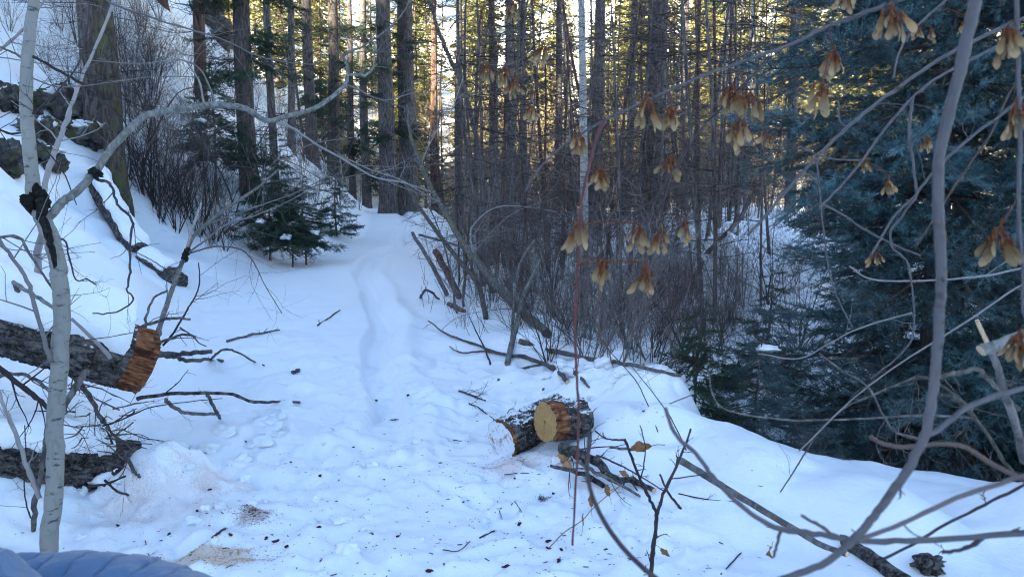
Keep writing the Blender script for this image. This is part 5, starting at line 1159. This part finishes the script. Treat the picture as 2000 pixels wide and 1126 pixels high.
def leaf_mesh(seed, s):
    g = np.random.default_rng(seed); n = 9; t = np.linspace(0, 1, n); w = .32 * np.sin(t * math.pi) ** .8 * (1 + .25 * np.sin(t * 14))
    V = []
    for k in (-1, -.5, 0, .5, 1): V.append(np.stack([k * w * (1 - .3 * abs(k)), t, .35 * w * abs(k) + .25 * np.sin(t * 3 + seed) * t + .1 * g.normal() * k], -1))
    V = np.array(V) * s; F = [(a * n + b, a * n + b + 1, (a + 1) * n + b + 1, (a + 1) * n + b) for a in range(4) for b in range(n - 1)]
    mb = MB(); mb.add(V.reshape(-1, 3), F); mb.tube([(0, 0, 0), (0, -.35 * s, .02 * s), (.05 * s, -.7 * s, -.05 * s)], .02 * s, 4); return mb.mesh('leaf', M['leaf'])
for k, (px, py, s, d, lab) in enumerate([(1155, 990, .05, 2.9, 'curled brown dead leaf beside the red twig'), (1138, 1026, .045, 2.9, 'flat brown dead leaf below the curled leaf'), (1190, 968, .05, 3.0, 'folded brown dead leaf right of the red twig'),
        (1229, 930, .05, 3.2, 'brown dead leaf caught on the splintered branch'), (1272, 870, .10, 3.4, 'large shrivelled brown leaf behind the forked shoot'), (1508, 1068, .05, 2.2, 'pale brown dead leaf hanging above the near snow'), (1290, 1070, .04, 2.5, 'spiky dry tuft on the forked shoot stem')]):
    tag(link('dead_leaf', leaf_mesh(800 + k, s), None, at(px, py, d), (1.2 + .3 * k, .4 * k, 1.1 * k)), lab, 'leaf')
stick('twig', 'thin pale stalk running between the dead leaves', [(1073, 1068, 2.95), (1100, 1040, 2.95), (1137, 1015, 2.92), (1165, 985, 2.95), (1215, 945, 3.)], 2, 1.6, 'leaf', 'twig')
# ------------------------------------------------------------------ crumbs, clods and bits on the trodden snow
g = np.random.default_rng(91)
def scatter_mesh(name, mat, spots, sizes, elong=2.2):
    mb = MB()
    for (p, s) in zip(spots, sizes):
        a = g.uniform(0, 6.28); c, sn = math.cos(a), math.sin(a); L = s * g.uniform(.8, elong); w = s * g.uniform(.3, .7); h = s * g.uniform(.15, .45)
        v = np.array([[-L, -w * .6, 0], [L * .8, -w, 0], [L, w * .7, 0], [-L * .7, w, 0], [g.normal(0, .3) * L, 0, h]])
        v = v * (1 + .25 * g.normal(size=v.shape)); v = np.stack([v[:, 0] * c - v[:, 1] * sn, v[:, 0] * sn + v[:, 1] * c, v[:, 2]], -1) + p
        mb.add(v, [(0, 1, 4), (1, 2, 4), (2, 3, 4), (3, 0, 4)])
    return mb.mesh(name, M[mat], False)
def spots(n, regions):
    S_, Z_ = [], []
    for _ in range(n):
        (cx, cy, sx, sy, s0, s1) = regions[int(g.integers(len(regions)))]
        x = g.normal(cx, sx); y = g.normal(cy, sy)
        S_.append((x, y)); Z_.append(1.25 * s0 * (s1 / s0) ** (g.random() ** 2.0))
    S_ = np.array(S_); z = H(S_[:, 0], S_[:, 1]); k = (S_[:, 1] > 2.3)
    return np.column_stack([S_, z - .0005])[k], np.array(Z_)[k]
P_, Z_ = spots(3600, [(-1.3, 3.6, .7, .5, .0015, .008), (-.5, 4.3, .9, .9, .0012, .007), (-.3, 3.3, .7, .6, .0015, .009), (-.1, 4.6, .5, .35, .0015, .006), (-.8, 5.6, .7, 1.3, .0012, .006), (.3, 3.1, .5, .5, .0015, .009)])
o = link('bark_litter', scatter_mesh('bark_litter', 'litter', P_, Z_)); tag(o, 'dark bark crumbs and needles strewn over the trodden snow', 'litter', kind='stuff')
pa = [hit(415, 1085), hit(1000, 905), hit(495, 1005), hit(360, 990)]
P_, Z_ = spots(3400, [(pa[0][0], pa[0][1], .14, .055, .0015, .005), (pa[0][0] + .12, pa[0][1], .12, .05, .0015, .005), (pa[3][0], pa[3][1], .35, .25, .0012, .004)])
o = link('sawdust_litter', scatter_mesh('sawdust_litter', 'chip', P_, Z_, 1.5)); tag(o, 'tan sawdust and chips spilled on the snow beside the jacket sleeve', 'sawdust', kind='stuff')
P_, Z_ = spots(1800, [(pa[1][0], pa[1][1] - .02, .16, .07, .0012, .004), (pa[2][0], pa[2][1], .05, .03, .0015, .005)])
o = link('red_bark_litter', scatter_mesh('red_bark_litter', 'stalk', P_, Z_, 1.6)); tag(o, 'reddish bark dust beside the sawn log and on the trodden snow', 'bark dust', kind='stuff')
BITS = [blob_mesh(820 + k, .012, M['litter'], .5, 8, .6, True) for k in range(4)]
for k, (px, py, s) in enumerate([(1014, 1028, 1.6), (989, 1106, 1.5), (1091, 1097, 1.4), (838, 1118, 1.4), (777, 1050, .9), (735, 782, 1.6), (797, 772, 1.7), (625, 930, 1.3), (480, 865, 1.), (568, 905, .9), (622, 1030, 1.1), (1071, 1060, 1.3), (1071, 1072, 1.2), (1096, 1074, 1.1), (690, 875, .9), (640, 840, .9), (540, 1060, 1.5), (560, 1070, 1.2), (520, 1055, 1.2), (410, 960, 1.), (230, 1030, 1.), (205, 955, 1.1), (1005, 940, .9), (1080, 965, 1.0), (860, 905, .8), (905, 985, .8), (750, 940, .7), (330, 1045, 1.1), (450, 1045, 1.2), (385, 1000, 1.0)]):
    p = hit(px, py); o = link('bark_chunk', BITS[k % 4], None, p + [0, 0, .003], (0, 0, g.uniform(0, 6)), (s * 1.0, s * .5, s * .6))
    tag(o, 'small dark chunk of bark on the trodden snow ' + ('near the jacket sleeve' if px < 480 else 'before the half buried log' if px < 700 else 'in the middle of the clearing' if px < 900 else 'below the sawn logs'), 'bark', 'dark bark chunks on the trodden snow')
for k, (lab, pl, w) in enumerate([('curved thin twig lying on the trodden snow below the sawn logs', [(865, 1076), (895, 1079), (918, 1058)], 2.4), ('short straight stick lying on the trodden snow near the bottom middle', [(937, 1052), (966, 1038)], 4),
        ('thin upright straw in the snow left of the fir sprig', [(972, 980), (976, 1000), (981, 1014)], 2), ('small forked straw in the snow beside the fir sprig', [(1005, 980), (1016, 996), (1023, 1010)], 2), ('short twig on the snow beside the reddish bark dust', [(415, 1052), (430, 1042), (441, 1036)], 5),
        ('small pale twig lying where the trail begins', [(763, 822), (778, 820)], 2.5), ('thin straw lying in the trail beyond the sawn logs', [(885, 860), (915, 863)], 2.2), ('long thin straw standing by the jacket sleeve', [(284, 1056), (290, 1085), (300, 1092)], 2.2), ('thin dry needle twig lying beyond the sawn log face', [(985, 930), (1020, 928), (1055, 930)], 2)]):
    stick('twig', lab, [(a, b, None) for a, b in pl], w, w * .7, 'twig_dark', 'twig', kids=1, klen=.04)
sprig = hit(1053, 983); r_ = empty('fir_sprig', sprig, 'small green fir sprig dropped on the trodden snow', 'sprig')
add_bough(r_, BG, g, (0, 0, .01), 1.2, .14, .1)
CL = [blob_mesh(840 + k, .05, M['snow'], .45, 12, .65) for k in range(5)]
for k in range(70):
    reg = [(-1.95, 4.95, .35, .4), (.45, 6.3, .5, .4), (-1.55, 4.4, .5, .4), (-1.2, 3.6, .5, .4), (-.6, 5.2, .8, .8)][k % 5]
    x = g.normal(reg[0], reg[2]); y = max(2.6, g.normal(reg[1], reg[3])); s = g.uniform(.35, 1.1) * (1.5 if k % 5 < 2 else .75)
    o = link('snow_clod', CL[k % 5], None, (x, y, Hs(x, y) + .008 * s), (g.uniform(-.4, .4), g.uniform(-.4, .4), g.uniform(0, 6)), (s * g.uniform(.8, 1.4), s, s * g.uniform(.7, 1.1)))
    tag(o, 'clod of broken snow lying ' + ['below the felled log end', 'in the lumpy snow behind the sawn logs', 'in front of the half buried log', 'near the sawdust patch', 'where the trail begins'][k % 5], 'snow clod', 'broken snow clods')
# ------------------------------------------------------------------ companion whose quilted sleeve enters the corner
def person():
    fx, fy = -1.20, .80; z0 = Hs(fx, fy)
    root = empty('person', (fx, fy, z0), 'person in a blue quilted jacket reaching in from the bottom corner', 'person')
    o = np.array([fx, fy, z0])
    el = np.array(at(-190, 1205, 1.30)) - o; wr = np.array(at(560, 1262, 1.22)) - o
    V = [(0, 0, .95), (0, 0, 1.12), (0, .0, 1.30), (0, 0, 1.44), (0.02, 0, 1.53), (.05, 0, 1.60), (.06, 0, 1.70), (.05, 0, 1.76)]
    E = [(k, k + 1) for k in range(7)]; Rr = [.15, .14, .16, .12, .06, .075, .095, .06]
    def chain(base, pts, rad):
        prev = base
        for p, r in zip(pts, rad): V.append(tuple(p)); Rr.append(r); E.append((prev, len(V) - 1)); prev = len(V) - 1
        return prev
    sh = np.array([.02, .19, 1.40]); h1 = chain(3, [sh, (sh + el) / 2, el, (el + wr) / 2, wr, wr + [.07, .0, -.005]], [.07, .055, .05, .045, .033, .03])
    sh2 = np.array([.02, -.19, 1.40]); el2 = np.array([.05, -.27, 1.12]); wr2 = np.array([.24, -.12, 1.02])
    h2 = chain(3, [sh2, (sh2 + el2) / 2, el2, (el2 + wr2) / 2, wr2, wr2 + [.06, .04, 0]], [.07, .055, .05, .045, .033, .03])
    for hh, dirv in ((h1, np.array([1, 0, -.15])), (h2, np.array([.8, .5, -.1]))):
        b = np.array(V[hh])
        for j, (off, ln) in enumerate([(-.03, .06), (-.011, .075), (.009, .08), (.027, .07)]):
            s_ = np.array([-dirv[1], dirv[0], 0]) * off; chain(hh, [b + s_ + dirv * .02, b + s_ + dirv * (.02 + ln * .5) + [0, 0, -.01], b + s_ + dirv * (.02 + ln) + [0, 0, -.035]], [.010, .009, .008])
        chain(hh, [b + np.array([-dirv[1], dirv[0], 0]) * .04 + [0, 0, -.01], b + np.array([-dirv[1], dirv[0], 0]) * .05 + dirv * .045 + [0, 0, -.03]], [.011, .009])
    for s in (-1, 1): chain(0, [(0, s * .10, .86), (.03, s * .11, .48), (0, s * .11, .10), (.16, s * .12, .05)], [.10, .07, .055, .045])
    me = bpy.data.meshes.new('body'); me.from_pydata(V, E, []); b = link('body', me, root)
    me.materials.append(m_plain('dark_clothing', (.05, .055, .07), .85, .2, .3, 60))
    me.materials
    sk = b.modifiers.new('skin', 'SKIN'); sv = me.skin_vertices
    if not len(sv): me.skin_vertices.new() if hasattr(me.skin_vertices, 'new') else None
    bpy.context.view_layer.update()
    if len(me.skin_vertices):
        d = me.skin_vertices[0].data
        for k, r in enumerate(Rr): d[k].radius = (r, r); d[k].use_root = (k == 0)
    sub = b.modifiers.new('sub', 'SUBSURF'); sub.levels = 1; sub.render_levels = 2
    t = NT('quilted_nylon', .5, .35); n = t.noise(t.mapping((1, 1, 1)), 30, 4, .6)
    t.color(t.mix(n, (.075, .125, .215), (.10, .16, .265))); t.b.inputs['Sheen Weight'].default_value = .2
    t.bump(t.noise(t.mapping((1, 1, 1)), 45, 4, .6), .25, .01); nyl = t.m
    dark = m_plain('dark_lining', (.03, .035, .05), .7, .2, .3, 60)
    def quilt(name, P, rad, nb, par=root, puff=.0055, sides=64, per=22):
        """padded tube with stitched baffles"""
        P = crom(P, 30); s = np.concatenate([[0], np.cumsum(np.linalg.norm(np.diff(P, axis=0), axis=1))]); u = np.linspace(0, s[-1], nb * per + 1)
        P = np.stack([np.interp(u, s, P[:, i]) for i in range(3)], -1); f = u / s[-1]
        r = np.interp(f, np.linspace(0, 1, len(rad)), rad); ph = (f * nb) % 1
        mb = MB(); tt = np.gradient(P, axis=0); tt /= np.linalg.norm(tt, axis=1, keepdims=True)
        n1 = np.cross(tt, [0, 0, 1.]); n1 /= np.linalg.norm(n1, axis=1, keepdims=True) + 1e-9; n2 = np.cross(n1, tt)
        a = np.arange(sides) * 2 * math.pi / sides
        w = puff * np.abs(np.sin(ph * math.pi)) ** .2 * (1 + .5 * vnoise(np.floor(f * nb) * 3.7, f * 0, 3))
        rr = r[:, None] + w[:, None] + .010 * fbm(np.cos(a)[None] * 2.2 + f[:, None] * nb * .9, np.sin(a)[None] * 2.2 + np.floor(f[:, None] * nb) * .37, 7, 3) + .004 * vnoise(a[None] * 7 + f[:, None] * 3, f[:, None] * nb * 2.2, 9) * 2.0 * (1 - np.sin(ph * math.pi)[:, None])
        sk_ = .012 * np.sin(a)[None] * 0
        V_ = P[:, None] + rr[..., None] * (np.cos(a)[None, :, None] * n1[:, None] + np.sin(a)[None, :, None] * n2[:, None])
        k = np.arange(sides); k2 = (k + 1) % sides; i = np.arange(len(P) - 1)[:, None] * sides
        mb.add(V_.reshape(-1, 3), np.stack([i + k, i + k2, i + sides + k2, i + sides + k], -1).reshape(-1, 4))
        for e, q in ((0, 1), (len(P) - 1, -1)):
            vv = np.vstack([V_[e], P[e][None]]); mb.add(vv, np.stack([k2, k, np.full(sides, sides)], -1) if q == 1 else np.stack([k, k2, np.full(sides, sides)], -1))
        return link(name, mb.mesh(name, nyl), par)
    L = lambda px, py, d: np.array(at(px, py, d)) - o
    quilt('sleeve', [L(-230, 1290, 1.30), L(-90, 1222, 1.30), L(60, 1202, 1.28), L(200, 1198, 1.26), L(330, 1218, 1.24), L(450, 1250, 1.23), L(540, 1285, 1.22)], [.10, .098, .092, .088, .083, .078, .070], 15)
    up = quilt('upper_sleeve', [sh + [0, 0, .02], sh * .6 + el * .4 + [0, .02, .0], L(-210, 1245, 1.28)], [.085, .10, .105], 8)
    quilt('cuff', [L(-75, 1330, 1.10), L(-45, 1240, 1.09), L(-25, 1165, 1.08), L(-18, 1105, 1.08), L(-14, 1072, 1.08)], [.085, .085, .080, .058, .012], 2, puff=.006)
    quilt('jacket_torso', [(0, 0, .82), (0, 0, 1.0), (0, 0, 1.2), (.0, 0, 1.38), (.01, 0, 1.47)], [.17, .17, .18, .17, .09], 11)
    quilt('sleeve', [sh2, (sh2 + el2) / 2 + [0, -.01, 0], el2, (el2 + wr2) / 2, wr2], [.085, .085, .08, .07, .055], 12)
person()
